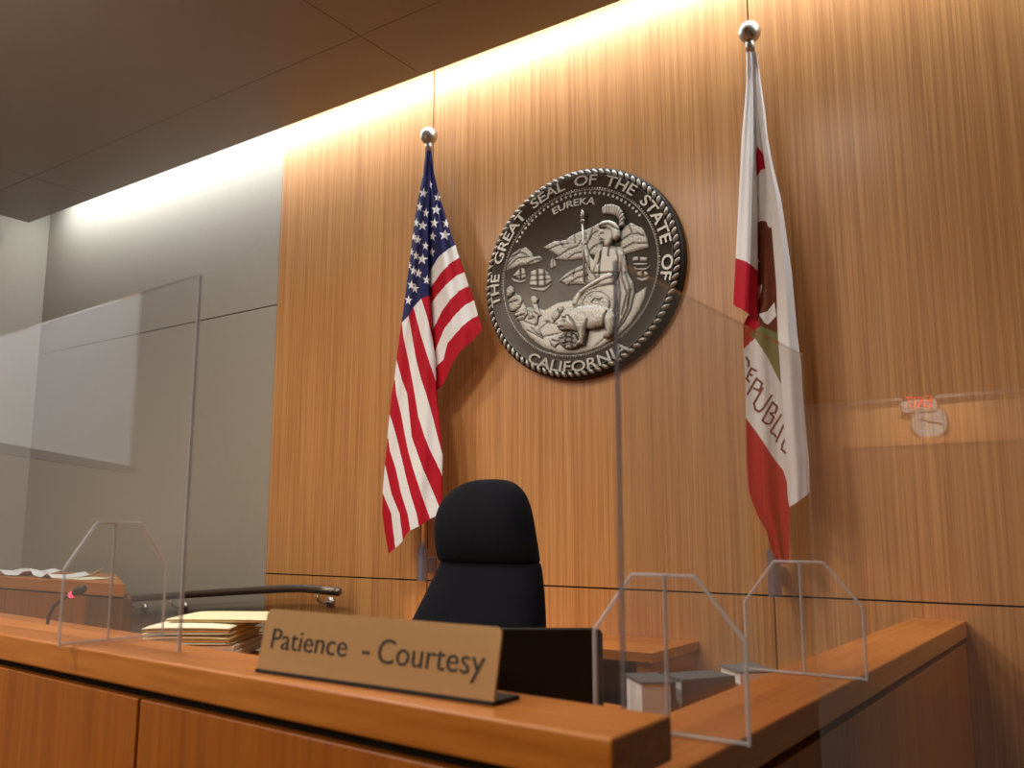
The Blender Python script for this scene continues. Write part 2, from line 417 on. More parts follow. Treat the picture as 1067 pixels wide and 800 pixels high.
# ================================================================== CLEAR SHIELDS
def foot_outline(c, d, half_a, half_b, z0, hgt):
    ch = .36
    zc = z0+hgt
    return [(*(c-d*half_a), z0), (*(c-d*half_a), z0+hgt*.62), (*(c-d*half_a*.42), zc), (*(c+d*half_b*.42), zc),
            (*(c+d*half_b), z0+hgt*.62), (*(c+d*half_b), z0)]
def edge_strip(mb, pts, w, thick_dir, th):
    # rim of a cut sheet: a thin tube following the outline
    for a, b in zip(pts[:-1], pts[1:]): mb.tube([a, b], w, 6)
def shield(name, label, p0, p1, z0, ztop, feet, foot_h, half, fdir, edge0, edge1):
    t = thing(name, label, 'shield', (*((p0+p1)/2), z0))
    d = (p1-p0)/np.linalg.norm(p1-p0); n = np.array([-d[1], d[0]]); th = .003
    o = MB().prism([p0-n*th, p1-n*th, p1+n*th, p0+n*th], z0+.001, ztop, 0, 0)
    o.f = o.f[2:]; o.m = o.m[2:]
    pan = o.build('shield_panel', M['acr'], t)
    # polished cut edges of the sheet
    for q, mt in ((p0, edge0), (p1, edge1)):
        if mt is None: continue
        sgn = -1 if q is p0 else 1
        MB().prism([q-n*.003, q-n*.003+d*sgn*.003, q+n*.003+d*sgn*.003, q+n*.003], z0+.001, ztop).build('polished_edge', M[mt], t)
    MB().prism([p0-n*.003, p1-n*.003, p1+n*.003, p0+n*.003], ztop, ztop+.002).build('polished_edge', M['acr'], t)
    for c in feet:
        ol = foot_outline(c, fdir, half[0], half[1], z0+.001, foot_h)
        e = d*.0025
        f = MB().slab([np.array(p)-np.array([*e, 0]) for p in ol], np.array([*(2*e), 0])); f.f = f.f[:2]; f.m = f.m[:2]
        fo = f.build('foot', M['acr'], t)
        m2 = MB(); edge_strip(m2, [np.array(p) for p in ol], .0028, d, .003)
        m2.tube([(*(c-n*.004), z0+.004), (*(c-n*.004), z0+foot_h)], .0028, 6)
        m2.tube([(*(c-fdir*half[0]), z0+.004), (*(c+fdir*half[1]), z0+.004)], .0028, 6)
        m2.build('foot_edge', M['acr_edge'], fo)
    return t
# on the right rail
A_, B_ = G(692, 766, ZR)[:2], G(838, 704, ZR)[:2]
xr = (A_[0]+B_[0])/2
A_[0] = B_[0] = xr
t0 = bis(lambda y: proj((xr, y, 1.6))[0]-646, .3, 1.6)
t1 = bis(lambda y: proj((xr, y, 1.6))[0]-843.5, 1.2, 2.6)
zt = bis(lambda z: proj((xr, t1, z))[1]-370, 1.3, 2.6)
ha = abs(bis(lambda s: proj((xr-s, A_[1], ZR+.08))[0]-620, 0, .5)); hb = abs(bis(lambda s: proj((xr+s, A_[1], ZR+.08))[0]-778, 0, .5))
fh = bis(lambda z: proj((xr, A_[1], z))[1]-600, ZR, 2)-ZR
shield('desk_shield', 'tall clear acrylic shield standing along the right side rail', np.array([xr, t0]), np.array([xr, t1]), ZR, zt,
       [A_, B_], fh, (ha, hb), np.array([1., 0]), 'acr_dim', 'acr')
# on the front ledge, at the left
lp = G(186, 680, ZF)[:2]
lz = bis(lambda z: proj((*lp, z))[1]-287, 1.4, 2.4)
lt = bis(lambda t: proj((*(lp-u*t), 1.5))[0]-120.5, .02, 1.0)
lf = lp-u*lt
la = abs(bis(lambda s: proj((*(lf-v*s), ZF+.06))[0]-64, 0, .5)); lb = abs(bis(lambda s: proj((*(lf+v*s), ZF+.06))[0]-171, 0, .5))
lfh = bis(lambda z: proj((*lf, z))[1]-545, ZF, 2)-ZF
shield('desk_shield', 'clear acrylic shield standing on the left part of the front ledge', lp-u*1.25, lp, ZF, lz,
       [lf], lfh, (la, lb), v, None, 'acr_dark')
# the third, on the witness ledge at the right, just under the frame
yp3 = 1.02
s0 = W(838, 424, D-yp3); zt3 = s0[2]
wz = 1.02
wit = thing('witness_stand', 'dark wood witness stand ledge at the lower right', 'counter', (s0[0]+.6, yp3, 0))
MB().box((s0[0]-.01, yp3-.07, wz-.05), (s0[0]+1.5, yp3+.07, wz)).build('ledge', M['bench_wood'], wit, bevel=.004)
MB().box((s0[0]+.02, yp3-.02, .002), (s0[0]+1.47, yp3+.03, wz-.05)).build('front_panel', M['bench_face'], wit)
shield('desk_shield', 'clear acrylic shield at the far right mirroring a wall clock', np.array([s0[0], yp3]), np.array([s0[0]+1.35, yp3]), wz, zt3,
       [], .2, (.1, .1), np.array([0, 1.]), None, None)

# ================================================================== THINGS ON THE BENCH
# folders
def folder(cpt, ang, wx, dy, z0, th, cov, name, label, group, paper='sheet', edge=None, puff=.5):
    ax = np.array([math.cos(ang), math.sin(ang)]); ay = np.array([-ax[1], ax[0]])
    c = np.array(cpt)-ax*wx/2+ay*dy/2          # cpt = corner nearest the camera (right front)
    t = thing(name, label, 'folder' if name != 'paper_pile' else 'papers', (*c, z0), group)
    nx, ny = 14, 10
    def skin(zf, flip, inset, thick):
        m = MB(); vv = []
        for k in (0, 1):
            for j in range(ny+1):
                for i in range(nx+1):
                    a = (i/nx-.5)*2; b = (j/ny-.5)*2
                    q = c+ax*a*(wx/2-inset)+ay*b*(dy/2-inset)
                    vv.append((q[0], q[1], zf(a, b)+k*thick))
        N = (nx+1)*(ny+1); fs = []
        for j in range(ny):
            for i in range(nx):
                a0 = j*(nx+1)+i
                fs.append((a0, a0+nx+1, a0+nx+2, a0+1)); fs.append((a0+N, a0+1+N, a0+nx+2+N, a0+nx+1+N))
        bd = [i for i in range(nx)]+[nx+j*(nx+1) for j in range(ny)]+[ny*(nx+1)+i for i in range(nx, 0, -1)]+[j*(nx+1) for j in range(ny, 0, -1)]
        for i in range(len(bd)): 
            p, q = bd[i], bd[(i+1) % len(bd)]; fs.append((p, q, q+N, p+N))
        m.add(vv, fs); return m
    bul = lambda a, b: (1-abs(a)**3*.55)*(1-abs(b)**3*.55)
    if name != 'paper_pile':
        skin(lambda a, b: z0+.0005, 0, 0, .0018).build('cover', M[cov], t, smooth=True)
        skin(lambda a, b: z0+th*(.55+.45*bul(a, b))-.002, 0, 0, .0018).build('cover', M[cov], t, smooth=True)
    m = MB()
    layers = 5
    for k in range(layers):
        full = 1.0 if name == 'paper_pile' else .62; zz0 = z0+.0026+(th-.0055)*full*k/layers; sh = random.uniform(-.004, .004)
        cc = c+ax*sh+ay*random.uniform(-.003, .003)
        obox(m, cc, ax, ay, wx/2-.008, dy/2-.008, zz0, zz0+(th-.0055)*full/layers-.0004, 0 if k % 2 else 1)
    m.build('papers', [M[paper], M[cov if cov != 'manila' else 'cream']], t)
    if edge:
        m = MB(); q = c-ay*(dy/2+.0006)
        obox(m, q, ax, ay, wx/2, .0006, z0+th*.30, z0+th*.40, 0); m.build('edge_band', M[edge], t)
    if name == 'case_folder' and th > .025:
        m = MB(); q = c-ax*.02
        obox(m, q, ax, ay, .0012, dy/2+.0015, z0, z0+th+.0012); m.build('rubber_band', M['manila'], t)
    return t
yst = 1.22
cor = G(238, 690, ZWT)[:2]
FA = H_-.03
fax = np.array([math.cos(FA), math.sin(FA)]); fay = np.array([-fax[1], fax[0]])
wst = bis(lambda s: proj((*(cor-fax*s), 1.33))[0]-149, 0, 1.2)
zlist = [
    ('paper_pile', 'loose white papers at the bottom of the folder stack', .088, 'sheet', .985, 0.02, 'bluesheet', None),
    ('case_folder', 'thick cream case folder resting on loose white papers', .0, 'cream', 1.0, 0.0, 'sheet', 'orange_edge'),
    ('case_folder', 'thick cream case folder with white cover, second from the top of the stack', .0, 'cream', 1.0, .015, 'bluesheet', 'orange_edge'),
    ('case_folder', 'thin manila folder lying on top of the folder stack', .0, 'manila', 1.25, -.06, 'sheet', 'orange_edge')]
def zat(y): return bis(lambda z: proj((cor[0], cor[1], z))[1]-y, 1.2, 1.6)
lev = [ZWT+.001, zat(672), zat(661.5), zat(651), zat(646)]
for k, (nm, lb_, _, cov, sc, an, pp, ed) in enumerate(zlist):
    cc = cor+fax*(.085 if k == 3 else .02 if k == 0 else 0)+fay*(.05 if k == 3 else 0)
    folder(cc, FA+an, wst*sc, .22 if k == 3 else .28, lev[k], lev[k+1]-lev[k]-.0008, cov, nm, lb_, 'case folders stacked behind the front ledge', pp, ed)

# microphone
my = 1.33
mpts = [W(x, y, D-my) for x, y in ((49, 652), (51, 641), (56, 632), (64, 625), (72, 620.5))]
base = np.array([mpts[0][0]-.004, my, ZWT])
mic = thing('microphone', 'black gooseneck microphone with glowing red ring behind the front ledge', 'microphone', base)
MB().lathe([(.05, .001), (.05, .012), (.045, .02), (.018, .026), (.012, .04)], base, 28).build('mic_base', M['black'], mic, smooth=True)
MB().tube([base+np.array([0, 0, .035]), (mpts[0]+base+np.array([0, 0, .05]))/2, *mpts], .0042, 10).build('gooseneck', M['black_soft'], mic, smooth=True)
e0, e1 = W(73.5, 620, D-my), W(77, 618.2, D-my); h1 = W(88, 612.5, D-my)
MB().tube([e0, e1], .0075, 16).build('light_ring', M['red_light'], mic, smooth=True)
ax = (h1-e1)/np.linalg.norm(h1-e1); hl = np.linalg.norm(h1-e1)
MB().tube([e1+ax*hl*k for k in (0, .12, .3, .6, .85, .97, 1.0)], [.0075, .0092, .0112, .0122, .0112, .008, .002], 18).build('windscreen', M['black_soft'], mic, smooth=True)

# monitor in front of the chair (back towards us)
zm = 1.62
mq = C0+ray(628, 655)*(zm/(ray(628, 655)@f0))
mw, mhh = .37, .145
mc = mq-rt*(mw/2); ztop = mq[2]
mon = thing('monitor', 'low black flat monitor seen from behind in front of the chair', 'monitor', (mc[0], mc[1], ZWT))
def rr_outline(c, ax, w, z0, z1, r):
    pts = []
    for cx, cz, a0 in ((w/2-r, z1-r, 0), (-w/2+r, z1-r, PI/2), (-w/2+r, z0+r, PI), (w/2-r, z0+r, 1.5*PI)):
        for k in range(6):
            a = a0+k/5*PI/2
            q = c+ax*(cx+r*math.cos(a)); pts.append((q[0], q[1], cz+r*math.sin(a)))
    return pts
MB().slab(rr_outline(mc, rt, mw, ztop-mhh, ztop, .012), f0*.022).build('back_shell', M['black'], mon, bevel=.003)
MB().slab(rr_outline(mc+f0*.022, rt, mw-.02, ztop-mhh+.01, ztop-.01, .004), f0*.002).build('screen', M['black_soft'], mon)
q = mc+f0*.01
MB().tube([(q[0], q[1], ZWT+.01), (q[0], q[1], ztop-.08)], .018, 14).build('stand', M['black'], mon)
MB().lathe([(.09, .001), (.09, .01), (.03, .016)], (q[0], q[1], ZWT), 30).build('stand_base', M['black'], mon)

# books along the side rail
def book(p0, p1, z1, ly, ang, label, cover, side, front_spine):
    c0 = G(*p0, z1)[:2]
    ax = np.array([math.cos(ang), math.sin(ang)]); ay = np.array([-ax[1], ax[0]])
    lx = abs(bis(lambda q: proj((*(c0+ax*q), z1))[0]-p1, .01, .5))
    c = c0+ax*lx/2+ay*ly/2
    z0 = ZWT+.001
    t = thing('law_book', label, 'book', (*c, z0), 'books lying beside the side rail')
    m = MB(); obox(m, c, ax, ay, lx/2, ly/2, z0, z0+.004); m.build('cover', M[cover], t)
    m = MB(); obox(m, c, ax, ay, lx/2, ly/2, z1-.004, z1); m.build('cover', M[cover], t)
    m = MB()
    if front_spine: obox(m, c-ay*(ly/2-.002), ax, ay, lx/2, .002, z0+.004, z1-.004)
    else: obox(m, c+ax*(lx/2-.002), ax, ay, .002, ly/2, z0+.004, z1-.004)
    m.build('spine', M[side], t)
    m = MB(); o_ = ay*.003 if front_spine else -ax*.002
    obox(m, c+o_, ax, ay, lx/2-.005, ly/2-.006, z0+.004, z1-.004); m.build('pages', M['sheet'], t)
    return t
book((668, 711), 704, 1.288, .10, .78, 'thick book with white page ends nearest the front ledge', 'bookcover', 'bookside', False)
book((711, 708), 766, 1.285, .075, .98, 'grey topped book with brown spine lying between two books', 'bookcover', 'bookside', True)
book((771, 700), 812, 1.252, .11, .80, 'thin grey blue book farthest along the side rail', 'bookcover', 'sheet', True)

# ================================================================== CHAIR
yc = 2.02
rows = [(499.3, 503, 519), (500.3, 496, 525), (502.5, 489, 531), (506, 481.5, 537), (512.5, 473, 543.5), (520, 467, 548), (529, 462.2, 551.3), (540, 459.2, 554), (555, 458, 556.5), (570, 458, 559), (582, 459, 561),
        (589, 460, 562), (596, 458, 563), (608, 452, 564.5), (622, 446, 566), (640, 438, 567), (655, 431.5, 567.5), (680, 424, 568), (710, 420, 568), (740, 425, 566)]
chp = []
for y, a, b in rows:
    pa, pb = W(a, y, D-yc), W(b, y, D-yc); chp.append(((pa[2]+pb[2])/2, (pa[0]+pb[0])/2, (pb[0]-pa[0])/2))
zt_, zb_ = chp[0][0], chp[-1][0]
chair = thing('office_chair', 'high backed navy fabric judge chair with rounded headrest', 'chair', (chp[-1][1], yc-.1, PZ))
def chair_loft(sel, fr, bk, name):
    m = MB(); n = 36; vv = []
    for (z, x, w) in sel:
        s = (zt_-z)/(zt_-zb_)
        for k in range(n):
            a = 2*PI*k/n; ca, sa = math.cos(a), math.sin(a)
            ex = .55
            px = x+w*math.copysign(abs(ca)**ex, ca)
            dep = fr(s) if sa < 0 else bk(s)
            py = yc-.0+dep*math.copysign(abs(sa)**.8, sa)*min(1, w/.06)
            vv.append((px, py, z))
    k = len(sel)
    fs = [(i*n+j, (i+1)*n+j, (i+1)*n+(j+1) % n, i*n+(j+1) % n) for i in range(k-1) for j in range(n)]+[tuple(range(n)), tuple(range((k-1)*n, k*n))[::-1]]
    m.add(vv, fs); o = m.build(name, M['chair'], chair, smooth=True)
    sd = o.modifiers.new('soft', 'SUBSURF'); sd.levels = 1; sd.render_levels = 2
    return o
chair_loft(chp[:11]+[(chp[11][0], chp[11][1], chp[11][2]*.985)], lambda s: .032+.042*abs(math.sin(min(1, max(0, s/.385))*PI))**.6, lambda s: .045, 'headrest')
chair_loft([(chp[10][0]+.004, chp[10][1], chp[10][2]*.97)]+chp[11:], lambda s: .035+.05*min(1, max(0, (s-.33)*2.2)), lambda s: .05, 'backrest')
sx_, sz_ = chp[-1][1], PZ+.47
bk = zb_
MB().box((sx_-.25, yc-.52, sz_-.05), (sx_+.25, yc-.02, sz_+.04)).build('seat', M['chair'], chair, smooth=False, bevel=.03)
for sgn in (-1, 1):
    MB().tube([(sx_+sgn*.29, yc-.1, sz_-.02), (sx_+sgn*.30, yc-.12, sz_+.2), (sx_+sgn*.30, yc-.3, sz_+.215), (sx_+sgn*.30, yc-.42, sz_+.2), (sx_+sgn*.29, yc-.42, sz_-.02)], .016, 12).build('armrest', M['black'], chair, smooth=True)
MB().tube([(sx_, yc+.02, sz_), (sx_, yc+.045, zb_+.05)], .03, 12).build('back_bracket', M['black'], chair)
MB().tube([(sx_, yc-.26, PZ+.1), (sx_, yc-.26, sz_-.04)], .028, 16).build('column', M['chrome'], chair, smooth=True)
for k in range(5):
    a = k*2*PI/5+.3; d2 = np.array([math.cos(a), math.sin(a)])
    lg = MB().tube([(sx_, yc-.26, PZ+.12), (sx_+d2[0]*.28, yc-.26+d2[1]*.28, PZ+.07)], [.028, .016], 10).build('leg', M['black'], chair)
    MB().ball((sx_+d2[0]*.28, yc-.26+d2[1]*.28, PZ+.031), .03, 14).build('caster', M['black_soft'], lg, smooth=True)

# ================================================================== LEFT COUNTER, PAPERS, HANDRAIL
yl = 2.25
pL = W(91, 606, D-yl); zl = pL[2]; pR = W(130, 608, D-yl)
lc = thing('side_counter', 'wooden clerk counter with dark groove at the far left', 'counter', (pL[0]-.8, yl+.25, 0))
def slant(x0, y0, y1, dx, za, zb):
    e = pR[:2]+np.array([dx, 0]); sl_ = pR[0]/pR[1]*1.12
    return MB().prism([(x0, y0), (e[0]+(y0-yl)*sl_, y0), (e[0]+(y1-yl)*sl_, y1), (x0, y1)], za, zb)
slant(pR[0]-1.6, yl-.004, yl+.45, 0, zl-.055, zl).build('counter_top', M['bench_wood'], lc, bevel=.003)
slant(pR[0]-1.6, yl+.008, yl+.44, -.004, zl-.063, zl-.0552).build('groove', M['gap'], lc)
gx = pL[0]
gxs = [W(4, 640, D-yl)[0]]
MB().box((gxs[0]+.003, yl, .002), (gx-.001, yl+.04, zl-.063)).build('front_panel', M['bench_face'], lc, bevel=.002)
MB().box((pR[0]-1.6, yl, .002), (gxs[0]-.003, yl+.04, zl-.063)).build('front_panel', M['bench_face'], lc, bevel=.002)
MB().box((gx, yl-.002, .002), (pR[0], yl+.04, zl-.063)).build('end_post', M['door'], lc, bevel=.002)
sl_ = pR[0]/pR[1]*1.12
MB().prism([(pR[0]-.03, yl+.041), (pR[0]-.002, yl+.041), (pR[0]+.4*sl_, yl+.44), (pR[0]+.4*sl_-.03, yl+.44)], .002, zl-.063).build('side_panel', M['door'], lc)
def crumpled(cx, cy, w, d, ang, z, name, label, mat, lift):
    ax = np.array([math.cos(ang), math.sin(ang)]); ay = np.array([-ax[1], ax[0]]); m = MB(); n = 12; vv = []
    for k in (0, 1):
        for j in range(n+1):
            for i in range(n+1):
                a, b = i/n-.5, j/n-.5
                q = np.array([cx, cy])+ax*a*w+ay*b*d
                hgt = lift*(max(0, math.sin(a*9+b*4+cx*7))*.5+.5*max(0, a*b*4))*(.4+abs(a)+abs(b))
                vv.append((q[0], q[1], z+hgt+k*.0012))
    N = (n+1)**2; fs = []
    for j in range(n):
        for i in range(n):
            a0 = j*(n+1)+i
            fs += [(a0, a0+n+1, a0+n+2, a0+1), (a0+N, a0+1+N, a0+n+2+N, a0+n+1+N)]
    bd = [i for i in range(n)]+[n+j*(n+1) for j in range(n)]+[n*(n+1)+i for i in range(n, 0, -1)]+[j*(n+1) for j in range(n, 0, -1)]
    for i in range(len(bd)): p, q = bd[i], bd[(i+1) % len(bd)]; fs.append((p, q, q+N, p+N))
    m.add(vv, fs); return tag(m.build(name, M[mat], smooth=True), label, 'paper', 'papers on the clerk counter')
xa = W(30, 604, D-yl)[0]
crumpled(W(62, 604, D-yl)[0], yl+.13, .22, .18, .05, zl+.0015, 'loose_sheet', 'flat cream sheet at the right end of the counter papers', 'cream', .002)
crumpled(W(35, 604, D-yl)[0], yl+.15, .30, .24, -.1, zl+.004, 'loose_sheet', 'rumpled white sheet on top of the clerk counter', 'sheet', .03)
crumpled(W(-5, 604, D-yl)[0], yl+.15, .30, .24, .12, zl+.004, 'loose_sheet', 'white sheet at the left frame edge on the clerk counter', 'sheet', .035)

hr = thing('handrail', 'dark bronze handrail along the grey and wood wall', 'handrail', W(240, 615, .09))
hp = [W(x, y, .085) for x, y in ((60, 630), (131, 624), (200, 619), (262, 615.2), (300, 613), (318, 613), (335, 614.5), (352, 616.5))]
MB().tube(hp, .0185, 18).build('rail', M['bronze'], hr, smooth=True)
MB().ball(hp[-1], .0185, 18).build('end_cap', M['bronze'], hr, smooth=True)
for x, y in ((331, 616), (179, 622), (137, 624)):
    a = W(x, y, .085); w = W(x, y, 0)
    arm = [(a[0], a[1], a[2]-.014), (a[0], a[1]+.004, a[2]-.038), (a[0], a[1]+.03, a[2]-.052), (a[0], D-.006, a[2]-.052)]
    b = MB().tube(arm, .006, 12).build('bracket', M['chrome'], hr, smooth=True)
    m = MB(); m.tube([(a[0], D-.022, a[2]-.052), (a[0], D-.012, a[2]-.052), (a[0], D-.003, a[2]-.052)], [.014, .024, .026], 20)
    m.build('rosette', M['chrome'], b, smooth=True)

# ================================================================== FLAGS
def poly_at(pl, y):
    ys_ = [p[1] for p in pl]; xs_ = [p[0] for p in pl]
    return np.interp(y, ys_, xs_)
def sheet(name, Lc, Rc, ytop, bot, nu_, nv_, off, paint, mats, parent):
    U, V = np.meshgrid(np.linspace(0, 1, nu_+1), np.linspace(0, 1, nv_+1))
    yb = np.interp(U, [p[0] for p in bot], [p[1] for p in bot])
    Y = ytop+V*(yb-ytop)
    X = poly_at(Lc, Y)+U*(poly_at(Rc, Y)-poly_at(Lc, Y))
    O = off(U, V, Y)
    d = fw[None, None]+rt*((X-533.5)/F)[..., None]+up*((400-Y)/F)[..., None]
    Pt = C0+d*((D-O)/d[..., 1])[..., None]
    n1_ = nu_+1
    idx = (np.arange(nv_)[:, None]*n1_+np.arange(nu_)[None]).ravel()
    fs = np.stack([idx, idx+n1_, idx+n1_+1, idx+1], 1)
    cx = (X[:-1, :-1]+X[1:, 1:]+X[:-1, 1:]+X[1:, :-1])/4; cy = (Y[:-1, :-1]+Y[1:, 1:]+Y[:-1, 1:]+Y[1:, :-1])/4
    mi = np.zeros(cx.shape, int)
    for k, pg in paint:
        if callable(pg): mi[pg(cx, cy)] = k
        else: mi[inpoly(cx, cy, pg)] = k
    m = MB(); m.v = [tuple(p) for p in Pt.reshape(-1, 3)]; m.f = [tuple(map(int, q)) for q in fs]; m.m = mi.ravel().tolist()
    return m.build(name, mats, parent, smooth=True)
def star(cx, cy, r, sx=1.0, rot=0.0):
    return [(cx+sx*(r if k % 2 == 0 else r*.40)*math.sin(rot+k*PI/5), cy-(r if k % 2 == 0 else r*.40)*math.cos(rot+k*PI/5)) for k in range(10)]
def pole(label_f, label_p, fin, hold, rb, which):
    off = .088
    top = W(fin[0], fin[1], off); px = top[0]; y = D-off
    zb0 = zs+.004
    zh = W(hold[0], hold[1], off)[2]
    t = thing('flag_pole', label_p, 'flagpole', (px, y, zb0), 'wall mounted flagpoles')
    MB().tube([(px, y, zb0+.02), (px, y, top[2]-.03)], .0115, 16).build('shaft', M['pole'], t, smooth=True)
    MB().tube([(px, y, top[2]-.075), (px, y, top[2]-.02)], .0155, 18).build('ferrule', M['chrome'], t, smooth=True)
    MB().ball(top, rb, 28).build('ball_finial', M['chrome'], t, smooth=True)
    h = MB().tube([(px, y, zb0), (px, y, zh)], .021, 20)
    h.build('socket', M['holder'], t, smooth=False)
    MB().box((px-.007, y+.017, zb0+.03), (px+.007, D-.0045, zb0+.09)).build('wall_bracket', M['holder'], t, bevel=.003)
    return t, px, y
# --- stars and stripes
pole('us', 'silver flagpole with ball finial behind the stars and stripes flag', (447, 141.5), (440, 571), .0385, 0)
usf = thing('national_flag', 'stars and stripes flag hanging in folds left of the round seal', 'flag', W(447, 300, .13))
UL = [(443.5, 157), (441, 180), (436, 205), (431, 235), (428, 262), (424.5, 290), (420, 325), (418.3, 336), (416, 350), (413.2, 374), (411, 395), (408, 410), (405.5, 434), (403.6, 457), (402, 475), (400.5, 490), (398.5, 514), (398.4, 535), (401, 555), (405, 577)]
UR = [(449, 157), (448.2, 180), (447.2, 235), (447.6, 290), (448.5, 308), (451, 352), (454, 374), (454.8, 400), (455.5, 412), (458, 434), (459.6, 455), (461.5, 475), (461.2, 490), (461, 514), (461.5, 536)]
L3 = [(400, 452), (404.5, 457), (406.3, 470), (412.3, 488), (418, 514), (424.7, 535), (428.6, 558)]
L4 = [(400, 422), (405.4, 431), (408, 437), (413.2, 455), (421, 488), (427.5, 514), (434, 535), (437.2, 552)]
L1 = [(394, 505), (398.8, 514), (403.5, 525), (407.8, 535), (412.3, 575)]
L2 = [(396, 474), (401.4, 485), (402.6, 490), (407.9, 514.4), (416.3, 535), (420.3, 568)]
L5 = [(408, 385), (411.6, 397), (412.8, 410), (418.5, 434), (422.3, 455), (425.3, 470), (430.3, 488), (438.8, 514), (448.1, 540), (449, 546)]
L6 = [(409, 360), (413.3, 375), (418.5, 395), (424.2, 410), (426.8, 434), (429, 455), (434.3, 470), (440.6, 488), (451.9, 514), (459.8, 533), (464, 542)]
L7 = [(416, 338), (418.9, 336), (420.2, 350), (425.3, 374), (429.3, 395), (432, 410), (435.8, 434), (442.5, 455), (448.5, 470), (457.5, 488), (461.5, 497)]
L8 = [(425.8, 329), (429.3, 350), (433.5, 374), (438.8, 395), (444, 410), (450.8, 434), (456, 455), (460.2, 470), (464, 480)]
L9 = [(430.8, 320), (438.8, 350), (446.3, 374), (453.8, 396), (456, 400)]
L10 = [(439, 311), (445, 330), (450.5, 352), (453.8, 374), (458, 385)]
def band(a, b): return a+b[::-1]
canton_l = [(436, 150), (455, 150), (452, 306), (448.3, 308), (439, 310.5), (430.8, 320), (425.8, 329), (418.8, 336), (410, 344), (410, 300)]
A1 = lambda x, y: (400+x/6.667, 130+y/6.667)
B1 = lambda x, y: (400+x/6.667, 240+y/6.667)
stars_l = [(A1(275, 475), 4.6, .9), (A1(248, 570), 4.6, .6), (A1(292, 612), 4.4, .7), (A1(225, 680), 4.4, .6), (A1(270, 700), 4.7, .95), (B1(207, 45), 4.4, .6), (B1(237, 65), 4.4, .75),
           (B1(290, 108), 4.4, .75), (B1(192, 150), 4.2, .5), (B1(222, 175), 4.4, .6), (B1(268, 200), 5.0, .98), (B1(178, 245), 4.0, .45), (B1(205, 280), 4.5, .65), (B1(240, 297), 4.5, .75),
           (B1(298, 345), 4.6, .8), (B1(190, 380), 4.6, .75), (B1(217, 403), 4.5, .7), (B1(170, 485), 4.8, .7), (A1(266, 345), 3.0, .4)]
stars_r = [(A1(320, 415), 4.0, .7), (A1(372, 505), 4.4, .85), (A1(363, 590), 5.0, .95), (A1(350, 682), 4.7, .85), (A1(432, 685), 4.6, .75), (A1(338, 775), 4.5, .75), (B1(423, 32), 5.2, 1.0), (B1(332, 150), 4.5, .7)]
paint = [(1, band(L3, L4)), (1, band(L1, L2)), (1, band(L5, L6)), (1, band(L7, L8)), (1, band(L9, L10)), (2, canton_l)]
paint += [(1, star(c[0], c[1], r*1.18, s*1.05, .12)) for c, r, s in stars_l]
def bulge(U, p=.5): return np.power(np.clip(np.sin(PI*np.clip(U, 0, 1)), 0, 1), p)
def off_ul(U, V, Y):
    r = np.clip((Y-157)/90, .25, 1)
    ripple = .009*np.sin(U*7.5+V*4.0)*bulge(U, 1)+.0045*np.sin(U*17+V*11)*bulge(U, 1)*np.clip(V*2, 0, 1)
    return .135+(.035*bulge(U, .6)+ripple)*r+.02*np.clip(V-.2, 0, 1)-.018*(U > .999)
mats = [M['red'], M['white'], M['navy']]
sheet('front_drape', UL, UR, 157, [(0, 577), (.25, 566), (.42, 553), (.6, 548), (.8, 540), (1, 534.5)], 150, 440, off_ul, paint, mats, usf)
RL = [(445, 158), (445.5, 235), (446, 300), (449, 352), (452, 380), (453, 410)]
RR = [(450, 158), (451, 170), (452.5, 181), (456, 196), (463, 220), (472, 250), (475, 256), (478.9, 268.5), (484, 283.5), (488.5, 298), (493.8, 312), (498.2, 328.5), (502.8, 342.5), (503, 350), (503, 420)]
rr1 = [(475.5, 254.5), (466, 260), (457, 267.5), (450, 279), (444, 290)]
rr2 = [(480, 267.5), (470, 273.5), (460, 283.5), (449, 299), (444, 306)]
rr3 = [(485.5, 282.8), (475, 287.5), (464.5, 297), (456, 307), (450.5, 314.5), (444, 322)]
rr4 = [(490, 297), (479, 302.5), (469, 312), (460, 325), (451.8, 342), (446, 352)]
rr5 = [(495.5, 312), (485, 317.5), (475, 327), (463, 342), (456.5, 358), (452, 370), (446, 380)]
rr6 = [(500, 327.5), (490, 333), (481, 340.5), (470.5, 352.5), (466, 358), (462, 375), (454.8, 382), (446, 390)]
paint = [(1, band(rr1, rr2)), (1, band(rr3, rr4)), (1, band(rr5, rr6)), (2, [(440, 150), (482, 150)]+rr1)]
paint += [(1, star(c[0], c[1], r*1.18, s*1.05, .1)) for c, r, s in stars_r]
def off_ur(U, V, Y):
    r = np.clip((Y-157)/90, .2, 1)
    return .122+(.030*np.sin(PI*np.clip(U*1.02, 0, 1))**.7+.006*np.sin(U*9-V*3)+.003*np.sin(U*20+V*8))*r
sheet('side_drape', RL, RR, 158, [(0, 409), (.2, 399), (.36, 380), (.55, 366), (.8, 355), (1, 342.5)], 130, 260, off_ur, paint, mats, usf)
